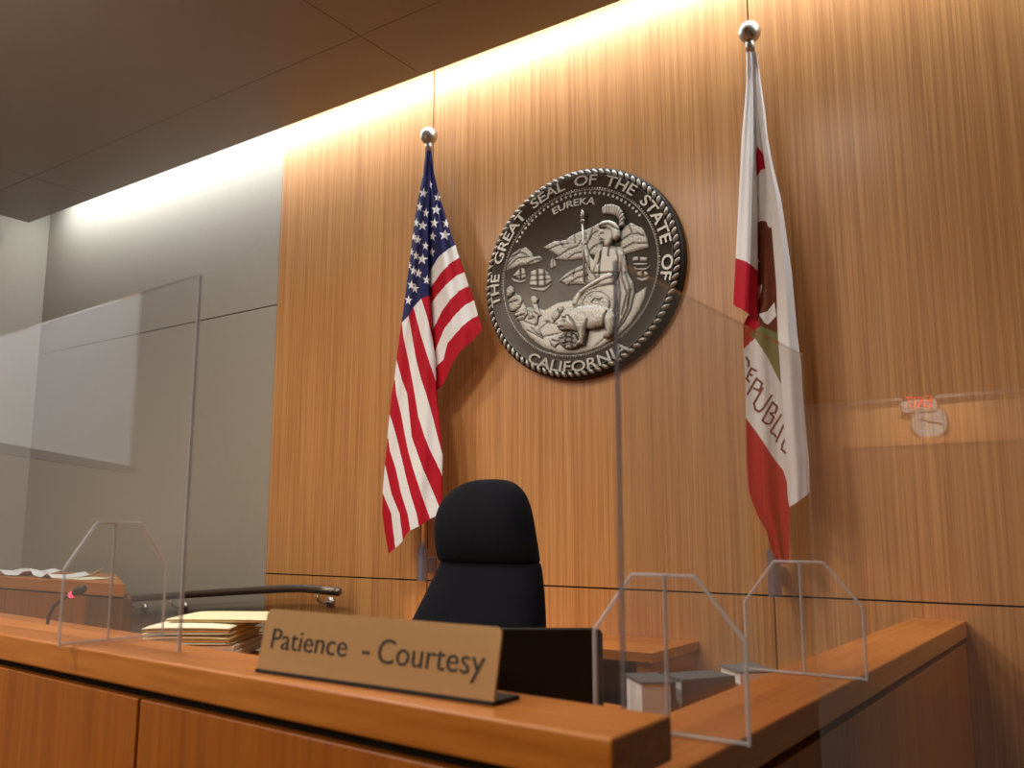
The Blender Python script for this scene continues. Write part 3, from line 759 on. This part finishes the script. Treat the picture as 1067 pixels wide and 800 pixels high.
# --- state flag with bear
pole('ca', 'silver flagpole with ball finial behind the white and red flag', (781, 33.5), (800, 573), .0385, 1)
caf = thing('state_flag', 'white state flag with red star, bear and red lower band right of the seal', 'flag', W(795, 300, .13))
mats = [M['white'], M['red'], M['bear'], M['olive'], M['ink'], M['white']]
def seg_paint(strokes, w):
    def fn(x, y):
        r = np.zeros(x.shape, bool)
        for st in strokes:
            for a, b in zip(st[:-1], st[1:]): r |= segdist(x, y, a, b) < w
        return r
    return fn
G1 = lambda x, y: (750+x/3.75, 330+y/5)
G1 = lambda x, y: (750+x/5, 330+y/5)
CL = [(777.5, 54), (777.5, 86), (776.5, 100), (773, 140), (771, 180), (770, 200), (766.6, 268), (764, 316), (764, 322)]
CR = [(784, 54), (786, 90), (788, 150), (789.3, 226), (789.8, 280), (789.5, 336)]
def off_cl(U, V, Y):
    r = np.clip((Y-54)/110, .25, 1)
    return .135+(.045*bulge(U, .6)+.006*np.sin(U*10+V*3))*r
red_l = [(760, 262), (766.6, 269), (772, 270.5), (778, 272.6), (784, 277), (792, 284), (792, 345), (760, 345)]
sheet('front_drape', CL, CR, 54, [(0, 317), (.12, 319.5), (.3, 321.5), (.6, 326.5), (1, 334.5)], 70, 330, off_cl, [(1, red_l)], mats, caf)
ML = [(779, 54), (784, 120), (785, 232), (785, 318), (774.4, 338), (775, 368), (777, 400), (777.2, 434), (778, 480), (780, 510), (784, 523), (790, 538), (799, 554), (803, 572), (811, 586), (812, 590)]
MR = [(788, 54), (793, 90), (797, 116), (801, 150), (806, 190), (808, 240), (813, 300), (814, 340), (818, 400), (821, 440), (824, 488), (824, 520), (822.5, 546), (822.2, 586), (822, 590)]
star_c = [(789, 152), (793, 157.5), (797, 163), (797, 168), (798.3, 175), (793, 177), (788.3, 184.5), (787.2, 178), (787, 173.5), (785.3, 170.5), (787, 165), (788.3, 160)]
F1 = lambda x, y: (740+x/5, 180+y/5)
bear_p = [F1(235, 265), F1(262, 252), F1(280, 250), F1(294, 256), F1(300, 280), F1(330, 290), F1(335, 440), F1(350, 600), F1(352, 690), F1(360, 900), F1(320, 880), F1(200, 800), F1(230, 600)]
wt1 = [F1(243, 448), F1(260, 462), F1(243, 470)]; wt2 = [F1(240, 590), F1(272, 584), F1(262, 640), F1(246, 672), F1(240, 672)]
wt3 = [F1(253, 735), F1(298, 722), F1(334, 674), F1(345, 745), F1(303, 790), F1(285, 785)]
olive = [G1(150, 90), G1(215, 48), G1(300, 85), G1(330, 90), G1(330, 365), G1(312, 338), G1(250, 212), G1(183, 112)]
wband = [G1(90, 200), G1(183, 112), G1(250, 212), G1(312, 338), G1(350, 410), G1(380, 900), H1 if False else (817, 491), (809, 481), (804, 474), (790, 452.5), (777, 435), (770, 425)]
reds = [(766, 320), (792, 336), (787, 352), (778, 364), (774, 372), (766, 372)]
redb = [(770, 425), (777, 435), (790, 452.5), (804, 474), (809, 481), (816, 490), (820, 502), (821, 520), (830, 560), (830, 600), (770, 600)]
letters = [[G1(138, 212), G1(152, 235), G1(150, 258)],
           [G1(190, 282), G1(164, 268), G1(140, 322), G1(152, 338)], [G1(152, 296), G1(168, 306)],
           [G1(145, 402), G1(192, 322), G1(222, 348), G1(205, 385), G1(178, 372)],
           [G1(224, 372), G1(178, 452), G1(185, 482), G1(205, 496), G1(226, 478), G1(270, 410)],
           [G1(222, 540), G1(275, 445), G1(300, 470), G1(288, 502), G1(262, 500)], [G1(262, 500), G1(282, 522), G1(262, 558), G1(240, 556), G1(222, 540)],
           [G1(320, 512), G1(265, 598), G1(292, 622)], [G1(332, 565), G1(294, 650)], [G1(340, 640), G1(326, 665), G1(322, 690), G1(342, 708)]]
paint = [(1, star_c), (2, bear_p), (1, reds), (3, olive), (0, wband), (0, wt1), (0, wt2), (0, wt3), (1, redb), (4, seg_paint(letters, 1.2))]
def off_cm(U, V, Y):
    r = np.clip((Y-54)/160, 0, 1)
    return .132+.012*(1-r)+.007*np.sin(U*6+Y*.012)*r-.006*np.clip(1-np.abs(Y-300)/110, 0, 1)+.005*np.sin(U*13+2)*r
sheet('inner_drape', ML, MR, 54, [(0, 587), (1, 587.5)], 110, 560, off_cm, paint, mats, caf)
SL = [(785, 54), (790, 120), (798.5, 184), (801, 210), (804, 238), (809, 300), (810, 338), (810.5, 350), (814, 400), (818, 460), (821, 488), (822.5, 500), (823, 530)]
SR = [(788.5, 54), (793.5, 90), (797.3, 116), (800.5, 146), (805.3, 172), (808.3, 184), (814.2, 208), (820, 248), (825, 284), (828.3, 320), (831, 350), (835, 380), (836.5, 410), (840, 450), (843, 480), (843.8, 513), (844, 530)]
def off_cs(U, V, Y):
    r = np.clip((Y-54)/110, .1, 1)
    return .138+(.038*bulge(U, .6)+.005*np.sin(U*9+V*5))*r
sheet('outer_drape', SL, SR, 54, [(0, 528), (.35, 523.5), (.72, 518), (1, 512.5)], 70, 470, off_cs, [(0, star_c)], mats, caf)

# ================================================================== ROUND SEAL
SXC, SZC, SR_, SEX = -1.681, 2.507, .4068, 1.06
yF = D-.045                                    # face of the disc
seal = thing('wall_seal', 'large round pewter state seal with rope border on the panelled wall', 'seal', (SXC, D-.01, SZC))
def SP(x, z, d): return (SXC+x*SEX, yF-d, SZC+z)
def Q(x, y):                                    # from a photo crop to seal coordinates
    p = W(490+x/3.2, 160+y/3.2, .045); return ((p[0]-SXC)/SEX, p[2]-SZC)
def ring(prof, n, name, mat, mi=0):
    m = MB(); k = len(prof); vv = []
    for i in range(n):
        a = 2*PI*i/n
        for r, d in prof: vv.append(SP(r*math.cos(a), r*math.sin(a), d))
    fs = [(i*k+j, ((i+1) % n)*k+j, ((i+1) % n)*k+j+1, i*k+j+1) for i in range(n) for j in range(k-1)]
    m.add(vv, fs); return m.build(name, mat, seal, smooth=True)
ring([(.0001, 0), (.372, 0), (.374, .004), (.378, .004)], 128, 'disc', M['pewter_dark'])
ring([(.376, .0), (.383, -.004), (.398, -.004), (.405, -.006), (.4095, -.012), (.4105, -.043), (.30, -.043)], 128, 'rim', M['rim'])
m = MB()
nb = 88
for i in range(nb):
    a = 2*PI*i/nb
    t = np.array([-math.sin(a), 0, math.cos(a)]); r_ = np.array([math.cos(a), 0, math.sin(a)]); o_ = np.array([0, -1., 0])
    ang = math.radians(38)
    long = t*math.cos(ang)+r_*math.sin(ang); wid = -t*math.sin(ang)+r_*math.cos(ang)
    R3 = np.stack([long, wid, o_], 1)
    m.ball(SP(.391*math.cos(a), .391*math.sin(a), .001), 1, 12, 0, (.0170, .0082, .0085), R3)
m.build('rope_border', M['pewter'], seal, smooth=True)
m = MB()
for i in range(190):
    a = 2*PI*i/190; m.ball(SP(.3265*math.cos(a), .3265*math.sin(a), .001), .0036, 8)
m.build('bead_ring', M['pewter'], seal, smooth=True)
ring([(.3195, 0), (.3205, .0025), (.3225, .0025), (.3235, 0)], 128, 'inner_ring', M['pewter'])
m = MB()
for i in range(31):
    a = math.radians(146-(146-33.5)*i/30); c = (.3085*math.cos(a), .3085*math.sin(a))
    ol = []
    for k in range(10):
        r_ = .0078 if k % 2 == 0 else .0034; b = a-k*PI/5
        ol.append(SP(c[0]+r_*math.cos(b), c[1]+r_*math.sin(b), 0))
    m.slab(ol, (0, -.004, 0))
m.build('star_row', M['pewter'], seal)
def arc_text(body, a0, a1, rbase, cap, name, inward=False):
    tv, tf = text_mesh(body, extrude=.5, offset=.016)
    x0, x1 = tv[:, 0].min(), tv[:, 0].max(); ch = tv[:, 1].max()
    pts = []
    cuts = []; reach = -1e9
    for lo, hi in sorted((min(tv[q, 0] for q in f), max(tv[q, 0] for q in f)) for f in tf):
        if reach > -1e8 and lo-reach > .3: cuts.append((lo+reach)/2)
        reach = max(reach, hi)
    for p in tv:
        a = math.radians(a0+(p[0]-x0)/(x1-x0)*(a1-a0)); h_ = p[1]/ch*cap
        r_ = rbase-h_ if inward else rbase+h_
        pts.append(SP(r_*math.cos(a), r_*math.sin(a), .0075 if p[2] > 0 else -.001))
    word = np.digitize(tv[:, 0], cuts)
    for w_ in range(len(cuts)+1):
        ids = np.nonzero(word == w_)[0]; mp = {int(q): i for i, q in enumerate(ids)}
        MB().add([pts[q] for q in ids], [tuple(mp[q] for q in f) for f in tf if f[0] in mp]).build(name, M['pewter'], seal)
arc_text('THE  GREAT  SEAL  OF  THE  STATE  OF', 193.2, -14.5, .339, .0405, 'rim_word')
arc_text('CALIFORNIA', -123.5, -57, .383, .041, 'rim_word', True)
arc_text('EUREKA', 110, 72, .262, .027, 'motto_word')
# relief figures: each a cushioned cast shape with carved lines
def relief(name, polys, base, h, r, carve=(), cw=.0035, mat='relief', bright=.55, step=.0022, parent=seal, scratch=0.0, ang=.8):
    if name == 'boulder' and len(polys) > 1:
        return [relief(name, [pg], base, h, r, carve, cw, mat, bright, step, parent, scratch, ang) for pg in polys]
    allp = [[Q(*p) for p in pg] for pg in polys]
    m = MB(); at = []
    lines = [[Q(*p) for p in c] for c in carve]
    for pg in allp:
        xs_ = [p[0] for p in pg]; zs_ = [p[1] for p in pg]
        # smooth outline a little
        X, Z = np.meshgrid(np.arange(min(xs_)-step, max(xs_)+2*step, step), np.arange(min(zs_)-step, max(zs_)+2*step, step))
        ins = inpoly(X, Z, pg); d = edgedist(X, Z, pg); sd = np.where(ins, d, -d)
        prof = np.sqrt(np.clip(1-(1-np.clip(sd/r, 0, 1))**2, 0, 1))
        rel = np.full(X.shape, bright)+.25*prof-.55*np.exp(-np.clip(sd, 0, 1)/.0025)
        hh = base+h*prof
        for ln in lines:
            dd = np.full(X.shape, 1e9)
            for a, b in zip(ln[:-1], ln[1:]): dd = np.minimum(dd, segdist(X, Z, a, b))
            gq = np.exp(-(dd/cw)**2)
            hh = hh-h*.4*gq*(sd > 0); rel = rel-.5*gq
        if scratch:
            w_ = np.sin((X*math.cos(ang)+Z*math.sin(ang))*520+3*np.sin(X*90)+2*np.sin(Z*120))*np.sin(X*210-Z*170)
            hh = hh+scratch*h*w_*(sd > 0); rel = rel+.22*w_
        keep = sd > -step*.72
        hh = np.where(sd > 0, hh, base*.0-.0005)
        # pull outside samples onto the outline so that the silhouette stays clean
        ids = -np.ones(X.shape, int); 
        cell = keep[:-1, :-1] & keep[1:, :-1] & keep[:-1, 1:] & keep[1:, 1:]
        used = np.zeros(X.shape, bool)
        used[:-1, :-1] |= cell; used[1:, :-1] |= cell; used[:-1, 1:] |= cell; used[1:, 1:] |= cell
        n0_ = len(m.v); ids[used] = np.arange(used.sum())+n0_
        for x, z, q in zip(X[used], Z[used], hh[used]): m.v.append(tuple(map(float, SP(x, z, q))))
        at += list(np.clip(rel[used], 0, 1.1))
        jj, ii = np.nonzero(cell)
        for j, i in zip(jj, ii):
            m.f.append((int(ids[j, i]), int(ids[j, i+1]), int(ids[j+1, i+1]), int(ids[j+1, i]))); m.m.append(0)
    return m.build(name, M[mat], parent, smooth=True, attr=at)
K = lambda *a: [(a[i], a[i+1]) for i in range(0, len(a), 2)]
# far mountains left and right of the figure
relief('mountain_range', [K(243, 312, 262, 303, 280, 292, 318, 288, 340, 272, 372, 258, 390, 252, 405, 245, 428, 233, 445, 240, 445, 345, 400, 340, 375, 352, 340, 357, 310, 357, 280, 354, 293, 342, 275, 332, 258, 322),
        K(500, 262, 520, 240, 535, 230, 548, 236, 562, 244, 572, 246, 582, 258, 592, 285, 597, 315, 560, 325, 520, 338, 500, 335)],
       0, .006, .016, [K(262, 320, 300, 305, 330, 300), K(295, 345, 330, 320, 360, 310, 375, 290), K(330, 350, 350, 335, 372, 330), K(392, 300, 410, 270, 425, 260), K(395, 330, 415, 310, 440, 300), K(505, 290, 535, 270, 560, 268, 580, 275), K(510, 318, 545, 300, 590, 300), K(530, 240, 540, 262), K(300, 292, 312, 312), K(350, 275, 352, 300), K(410, 250, 402, 285)], .0032, bright=.5, scratch=.10)
relief('headland', [K(120, 392, 126, 358, 140, 335, 165, 318, 185, 312, 205, 330, 212, 345, 232, 340, 243, 352, 230, 365, 200, 372, 165, 376, 140, 386)], 0, .006, .016,
       [K(128, 380, 160, 350, 200, 345), K(140, 345, 170, 330, 190, 340), K(130, 366, 155, 338, 172, 320), K(195, 368, 215, 355, 238, 352)], bright=.48, scratch=.1)
relief('headland', [K(293, 425, 318, 402, 350, 382, 388, 365, 425, 355, 438, 372, 420, 432, 385, 440, 350, 437, 325, 441)], 0, .006, .016,
       [K(305, 425, 345, 400, 385, 385), K(330, 436, 360, 415, 395, 405), K(350, 385, 345, 410)], bright=.48, scratch=.1)
# ships
def ship(hull, sails, lines):
    o = relief('sailing_ship', [hull]+sails, 0, .0045, .008, lines, .0026, bright=.5)
    return o
ship(K(194, 445, 205, 455, 245, 462, 262, 450, 278, 428, 268, 436, 250, 446, 220, 448), [K(203, 392, 222, 386, 226, 443, 197, 441), K(227, 383, 246, 386, 250, 443, 228, 444), K(250, 388, 262, 398, 276, 424, 252, 442)],
     [K(200, 408, 262, 404), K(199, 425, 270, 420)])
ship(K(134, 408, 148, 418, 170, 424, 188, 418, 186, 428, 165, 434, 144, 428), [K(142, 408, 166, 380, 168, 420), K(170, 378, 184, 384, 187, 414, 171, 419)], [K(150, 410, 186, 402)])
ship(K(540, 372, 560, 382, 590, 380, 600, 366, 596, 384, 582, 392, 548, 388), [K(540, 345, 562, 342, 563, 358, 541, 361), K(565, 344, 590, 346, 592, 360, 566, 360), K(541, 364, 592, 364, 590, 374, 545, 374)], [])
ship(K(553, 410, 575, 416, 598, 408, 594, 422, 574, 429, 558, 422), [K(555, 394, 574, 390, 575, 411, 556, 408), K(578, 390, 592, 394, 596, 406, 579, 411)], [])
relief('small_sail', [K(265, 378, 268, 356, 277, 343, 286, 358, 290, 374, 280, 382, 270, 386)], 0, .004, .008, [K(277, 350, 278, 384)], .0025, bright=.45)
# shore
relief('shore', [K(150, 462, 170, 480, 186, 512, 214, 512, 250, 520, 290, 498, 345, 488, 350, 516, 500, 500, 590, 442, 585, 475, 566, 520, 535, 568, 490, 612, 440, 642, 390, 660, 345, 668, 292, 664, 240, 646, 200, 615, 175, 585, 152, 540)],
       0, .004, .02, [K(190, 590, 240, 612, 300, 600), K(205, 582, 245, 618), K(230, 590, 262, 560), K(250, 560, 290, 570), K(420, 640, 470, 600), K(180, 560, 220, 575)], bright=.62, scratch=.05)
relief('boulder', [K(122, 452, 134, 440, 148, 446, 150, 462, 138, 478, 124, 482), K(128, 492, 144, 474, 168, 472, 178, 490, 172, 512, 152, 528, 136, 528, 130, 510), K(146, 538, 166, 520, 190, 512, 196, 536, 184, 556, 160, 560),
        K(192, 520, 214, 512, 222, 532, 212, 552, 194, 556), K(270, 545, 296, 508, 312, 506, 316, 520, 300, 548, 280, 566)], .001, .009, .014,
       [K(132, 500, 160, 490), K(150, 548, 184, 536), K(290, 520, 305, 535)], bright=.42, scratch=.12)
relief('boulder', [K(266, 622, 282, 610, 300, 612, 304, 632, 284, 650, 270, 640)], .003, .009, .012, [K(275, 622, 296, 628)], bright=.45)
relief('miner', [K(203, 484, 212, 474, 222, 476, 230, 486, 226, 500, 232, 518, 243, 541, 232, 545, 228, 572, 216, 574, 220, 552, 208, 540, 214, 520, 208, 505)], .003, .008, .008, [K(215, 500, 228, 505), K(218, 530, 232, 540)], .0025, bright=.5)
relief('pickaxe', [K(190, 588, 196, 584, 246, 612, 242, 618), K(228, 590, 236, 590, 244, 606, 238, 608)], .003, .006, .005, [], bright=.4)
# seated figure
relief('cloak', [K(478, 310, 505, 312, 520, 345, 528, 400, 545, 428, 552, 470, 540, 520, 515, 565, 488, 596, 470, 560, 488, 500, 480, 440, 500, 400)], .003, .010, .02,
       [K(505, 330, 510, 420, 528, 470, 510, 540), K(520, 400, 537, 450, 528, 510), K(495, 400, 505, 470, 498, 560), K(488, 440, 480, 520), K(540, 455, 530, 520, 505, 568)], .0034, bright=.52)
relief('seated_figure', [K(424, 332, 440, 314, 466, 305, 500, 312, 516, 336, 516, 365, 508, 395, 492, 408, 486, 436, 500, 456, 494, 500, 430, 520, 350, 524, 344, 484, 368, 462, 392, 446, 428, 432, 412, 402, 418, 362)],
       .004, .014, .024, [K(420, 402, 500, 400), K(446, 318, 440, 350, 432, 372), K(492, 318, 500, 350, 498, 392), K(372, 476, 430, 446, 486, 436), K(360, 500, 380, 470), K(470, 312, 468, 345), K(440, 330, 436, 430)], .003, bright=.58)
relief('spear_arm', [K(372, 298, 384, 290, 394, 296, 396, 316, 404, 340, 414, 356, 424, 332, 436, 330, 432, 368, 418, 404, 404, 398, 388, 360, 378, 330)], .006, .010, .012, [K(400, 345, 404, 395), K(376, 306, 394, 306)], .003, bright=.58)
relief('resting_arm', [K(470, 398, 486, 404, 482, 418, 440, 432, 405, 452, 385, 466, 372, 492, 364, 512, 346, 508, 350, 486, 366, 462, 398, 438, 440, 414)], .012, .010, .012, [K(372, 466, 386, 480)], .003, bright=.62)
relief('head', [K(436, 256, 466, 246, 482, 250, 486, 282, 476, 304, 464, 318, 448, 312, 450, 300, 438, 298, 434, 290, 437, 282, 431, 276, 436, 268)], .006, .014, .014, [K(438, 272, 452, 270), K(440, 290, 450, 291)], .0026, bright=.58)
hel = relief('helmet', [K(432, 250, 436, 236, 450, 226, 470, 224, 492, 232, 504, 250, 506, 280, 492, 296, 480, 290, 474, 262, 458, 250)], .010, .014, .014, [K(438, 246, 468, 240, 500, 258)], .003, bright=.62)
relief('crest', [K(444, 182, 456, 172, 480, 170, 500, 178, 512, 194, 518, 216, 516, 244, 500, 248, 500, 226, 490, 212, 470, 206, 446, 206)], .008, .010, .008,
       [K(452, 176, 452, 206), K(460, 173, 461, 206), K(469, 171, 470, 206), K(479, 171, 478, 208), K(489, 174, 485, 210), K(498, 179, 491, 214), K(506, 188, 496, 218), K(512, 199, 499, 224), K(516, 212, 500, 230), K(517, 226, 501, 238)], .0022, bright=.66)
# spear
s0_, s1_ = Q(381, 222), Q(388, 432)
m = MB(); m.tube([SP(*s0_, .016), SP(*s1_, .016)], .0042, 10)
tp = Q(381, 190); m.tube([SP(*s0_, .016), SP((s0_[0]*2+tp[0])/3, (s0_[1]*2+tp[1])/3, .016), SP((s0_[0]+tp[0]*2)/3, (s0_[1]+tp[1]*2)/3, .016), SP(*tp, .016)], [.004, .0085, .0065, .001], 10)
bl = Q(382, 229); m.ball(SP(*bl, .016), .0088, 14)
m.build('spear', M['pewter'], seal, smooth=True)
# shield of the figure
cx_, cy_ = 430, 507
ell = lambda rx, ry: [(cx_+rx*math.cos(a), cy_+ry*math.sin(a)) for a in np.linspace(0, 2*PI, 40, endpoint=False)]
relief('round_shield', [ell(70, 66)], .010, .012, .05, [ell(62, 58)+[ell(62, 58)[0]], ell(44, 41)+[ell(44, 41)[0]], K(415, 500, 425, 488, 440, 496, 446, 488), K(410, 480, 420, 470, 440, 470)], .003, bright=.45, scratch=.06)
relief('bear', [K(297, 578, 310, 564, 322, 548, 330, 540, 345, 526, 372, 512, 400, 508, 430, 508, 462, 514, 484, 524, 494, 548, 492, 580, 484, 606, 474, 618, 452, 618, 452, 608, 462, 600, 456, 578, 440, 582, 412, 590, 398, 588, 392, 620, 386, 640, 364, 644, 362, 634, 372, 624, 366, 600, 352, 592, 330, 592, 306, 592)],
       .020, .016, .03, [K(340, 545, 360, 570, 372, 610), K(398, 590, 404, 560), K(456, 580, 462, 545, 470, 530), K(318, 560, 330, 565), K(300, 584, 322, 584)], .0038, bright=.56, scratch=.035, ang=.3)
relief('bear', [K(318, 552, 322, 542, 334, 540, 336, 552)], .034, .006, .006, [], bright=.6).name = 'bear_ear'
relief('grape_bush', [K(302, 612, 316, 600, 340, 596, 362, 606, 372, 628, 368, 648, 346, 656, 322, 654, 306, 640)], .012, .012, .014,
       [K(310, 620, 330, 612, 352, 620), K(312, 640, 335, 630, 362, 636), K(330, 600, 326, 650), K(348, 600, 350, 652)], .0035, bright=.3, scratch=.3)

# ================================================================== BACK OF THE ROOM (seen mirrored)
cl = mirror_far(969, 440, yp3, YB)
ck = thing('wall_clock', 'round white wall clock mirrored in the clear shield at the right', 'clock', (cl[0], YB+.02, cl[2]))
cr = .17
def disc_y(m, c, r0, y0, y1, n=40, mi=0):
    return m.tube([(c[0], y0, c[2]), (c[0], y1, c[2])], r0, n, mi)
disc_y(MB(), cl, cr, YB+.001, YB+.035).build('case', M['holder'], ck)
disc_y(MB(), cl, cr*.93, YB+.035, YB+.038).build('dial', M['clock_face'], ck)
for k in range(12):
    m = MB()
    a = k*PI/6; x, z = math.sin(a), math.cos(a)
    m.tube([(cl[0]+x*cr*.76, YB+.040, cl[2]+z*cr*.76), (cl[0]+x*cr*.86, YB+.040, cl[2]+z*cr*.86)], .004, 6)
    m.build('hour_mark', M['black'], ck)
for a, l_ in ((math.radians(-62), .5), (math.radians(100), .72)):
    MB().tube([(cl[0], YB+.042, cl[2]), (cl[0]+math.sin(a)*cr*l_, YB+.042, cl[2]+math.cos(a)*cr*l_)], .005, 8).build('hand', M['black'], ck)
ex = mirror_far(958, 419, yp3, YB)
exs = thing('exit_sign', 'glowing red exit sign mirrored above the wall clock', 'sign', (ex[0], YB+.03, ex[2]))
MB().box((ex[0]-.16, YB+.001, ex[2]-.1), (ex[0]+.16, YB+.05, ex[2]+.1)).build('sign_box', M['clock_face'], exs, bevel=.004)
tv, tf = text_mesh('EXIT', extrude=.5)
x0, x1 = tv[:, 0].min(), tv[:, 0].max(); chh = tv[:, 1].max()
MB().add([(ex[0]+.12-(p[0]-x0)/(x1-x0)*.24, YB+.0505+(.003 if p[2] > 0 else 0), ex[2]-.06+p[1]/chh*.12) for p in tv], tf).build('sign_letters', M['exit_red'], exs)
dl = mirror_far(880, 500, yp3, YB)[0]; dz = mirror_far(900, 466, yp3, YB)[2]
dxs = sorted([dl, dl+1.9])
MB_ = MB().box((dxs[0], YB+.001, .002), (dxs[1], YB+.03, dz))
d1 = struct(MB_.build('door_1', M['door']))
m = MB()
for a, b in (((dxs[0]-.07, YB+.001, .002), (dxs[0], YB+.05, dz+.07)), ((dxs[1], YB+.001, .002), (dxs[1]+.07, YB+.05, dz+.07)), ((dxs[0], YB+.001, dz), (dxs[1], YB+.05, dz+.07))): m.box(a, b)
m.build('door_frame', M['wall_wood'], d1)
# pale trim along the top of the back wall
struct(MB().box((XL, YB+.001, mirror_far(900, 418, yp3, YB)[2]-.03), (XR, YB+.05, mirror_far(900, 418, yp3, YB)[2]+.02)).build('trim_1', M['paint']))
# projection screen in the front left corner of the public side, mirrored in the left shield
nrm2 = np.array([v[0], v[1], 0])
def refl(px, py, t):
    d = ray(px, py); d = d/np.linalg.norm(d)
    k = ((np.array([*lp, CAMZ])-C0)@nrm2)/(d@nrm2); p = C0+d*k
    r_ = d-2*(d@nrm2)*nrm2
    return p+r_*t
E0 = refl(139, 494, 2.5)
sd = np.array([.708, .706, 0]); sl = 1.7
scr = thing('projection_screen', 'white pull down projection screen mirrored in the left shield', 'screen', (*(E0+sd*sl/2)[:2], E0[2]))
sn = np.array([sd[1], -sd[0]])
a_, b_ = E0[:2]+sd[:2]*.06, E0[:2]+sd[:2]*(sl-.06)
MB().prism([a_, b_, b_+sn*.004, a_+sn*.004], E0[2]+.03, ZC-.1).build('fabric', M['screen'], scr)
a_, b_ = E0[:2], E0[:2]+sd[:2]*sl
MB().prism([a_-sn*.015, b_-sn*.015, b_+sn*.02, a_+sn*.02], E0[2]+.0, E0[2]+.03).build('bottom_bar', M['holder'], scr)
MB().prism([a_-sn*.06, b_-sn*.06, b_+sn*.06, a_+sn*.06], ZC-.13, ZC-.001).build('housing', M['clock_face'], scr)

# ================================================================== LIGHT
def area(name, loc, size, power, color, rot=(0, 0, 0), shape='RECTANGLE', spread=PI):
    l = bpy.data.lights.new(name, 'AREA'); l.energy = power; l.color = color; l.shape = shape
    l.size = size[0]
    if shape == 'RECTANGLE': l.size_y = size[1]
    l.spread = spread
    o = bpy.data.objects.new(name, l); COL.objects.link(o); o.location = loc; o.rotation_euler = rot
    return o
# cove tube above the dropped ceiling edge, washing the wall
area('cove_light', ((XS+XR)/2, D-.17, ZC+.22), (XR-XS, .06), 80, (.93, .97, 1), (math.radians(18), 0, 0))
# recessed downlights over the bench and the public side
lights = [(-3.1, 1.1, 19), (-1.9, 1.1, 17), (-1.0, 1.55, 6), (-4.0, .3, 20), (-2.6, -1.6, 28), (-1.2, -1.6, 19), (-2.6, -3.4, 42), (-1.0, -3.4, 38), (-2.2, -5.6, 44), (.0, -5.6, 40), (-4.4, -1.5, 26)]  # last entry is a fill added for the mirrored screen
q_ = E0[:2]+sd[:2]*.75
side_ = 1 if (np.array([*lp])-q_)@sn[:2] > 0 else -1
q_ = q_+sn[:2]*side_*.8

for x, y, pw in lights:
    area('downlight_and_fill', (x, y, ZC-.01), (.3, .3), pw, (1, .88, .74), (0, 0, 0), 'DISK', math.radians(160))
area('downlight_and_fill', (float(q_[0]), float(q_[1]), ZC-.01), (.3, .3), 36, (.98, .98, 1), (0, 0, 0), 'DISK', math.radians(160))  # unseen fill lamp, added to brighten the screen mirrored in the left shield
area('clock_fill_light', (cl[0], YB+.55, ZC-.01), (.2, .2), 60, (1, .95, .88), (math.radians(-20), 0, 0), 'DISK', math.radians(120))  # added lamp, makes the clock show up in the right shield
wd = bpy.data.worlds.new('world'); SC.world = wd; wd.use_nodes = True
wd.node_tree.nodes['Background'].inputs[0].default_value = (1, .9, .8, 1); wd.node_tree.nodes['Background'].inputs[1].default_value = .02

# ================================================================== CAMERA
cam = bpy.data.cameras.new('camera'); co = bpy.data.objects.new('camera', cam); COL.objects.link(co)
co.location = (0, 0, CAMZ); co.rotation_euler = (PI/2+P_, 0, H_)
cam.sensor_width = 36; cam.sensor_fit = 'HORIZONTAL'; cam.lens = F/1067*36
cam.clip_start = .05
cam.dof.use_dof = True; cam.dof.focus_distance = 3.2; cam.dof.aperture_fstop = 5.0
SC.camera = co
vs = SC.view_settings
vs.view_transform = 'Standard'; vs.look = 'None'; vs.gamma = 1; vs.exposure = 0.0; vs.use_curve_mapping = False
SC.cycles.max_bounces = 10; SC.cycles.transparent_max_bounces = 24; SC.cycles.caustics_reflective = False; SC.cycles.caustics_refractive = False
SC.cycles.use_denoising = True
SC.cycles.sample_clamp_indirect = 6
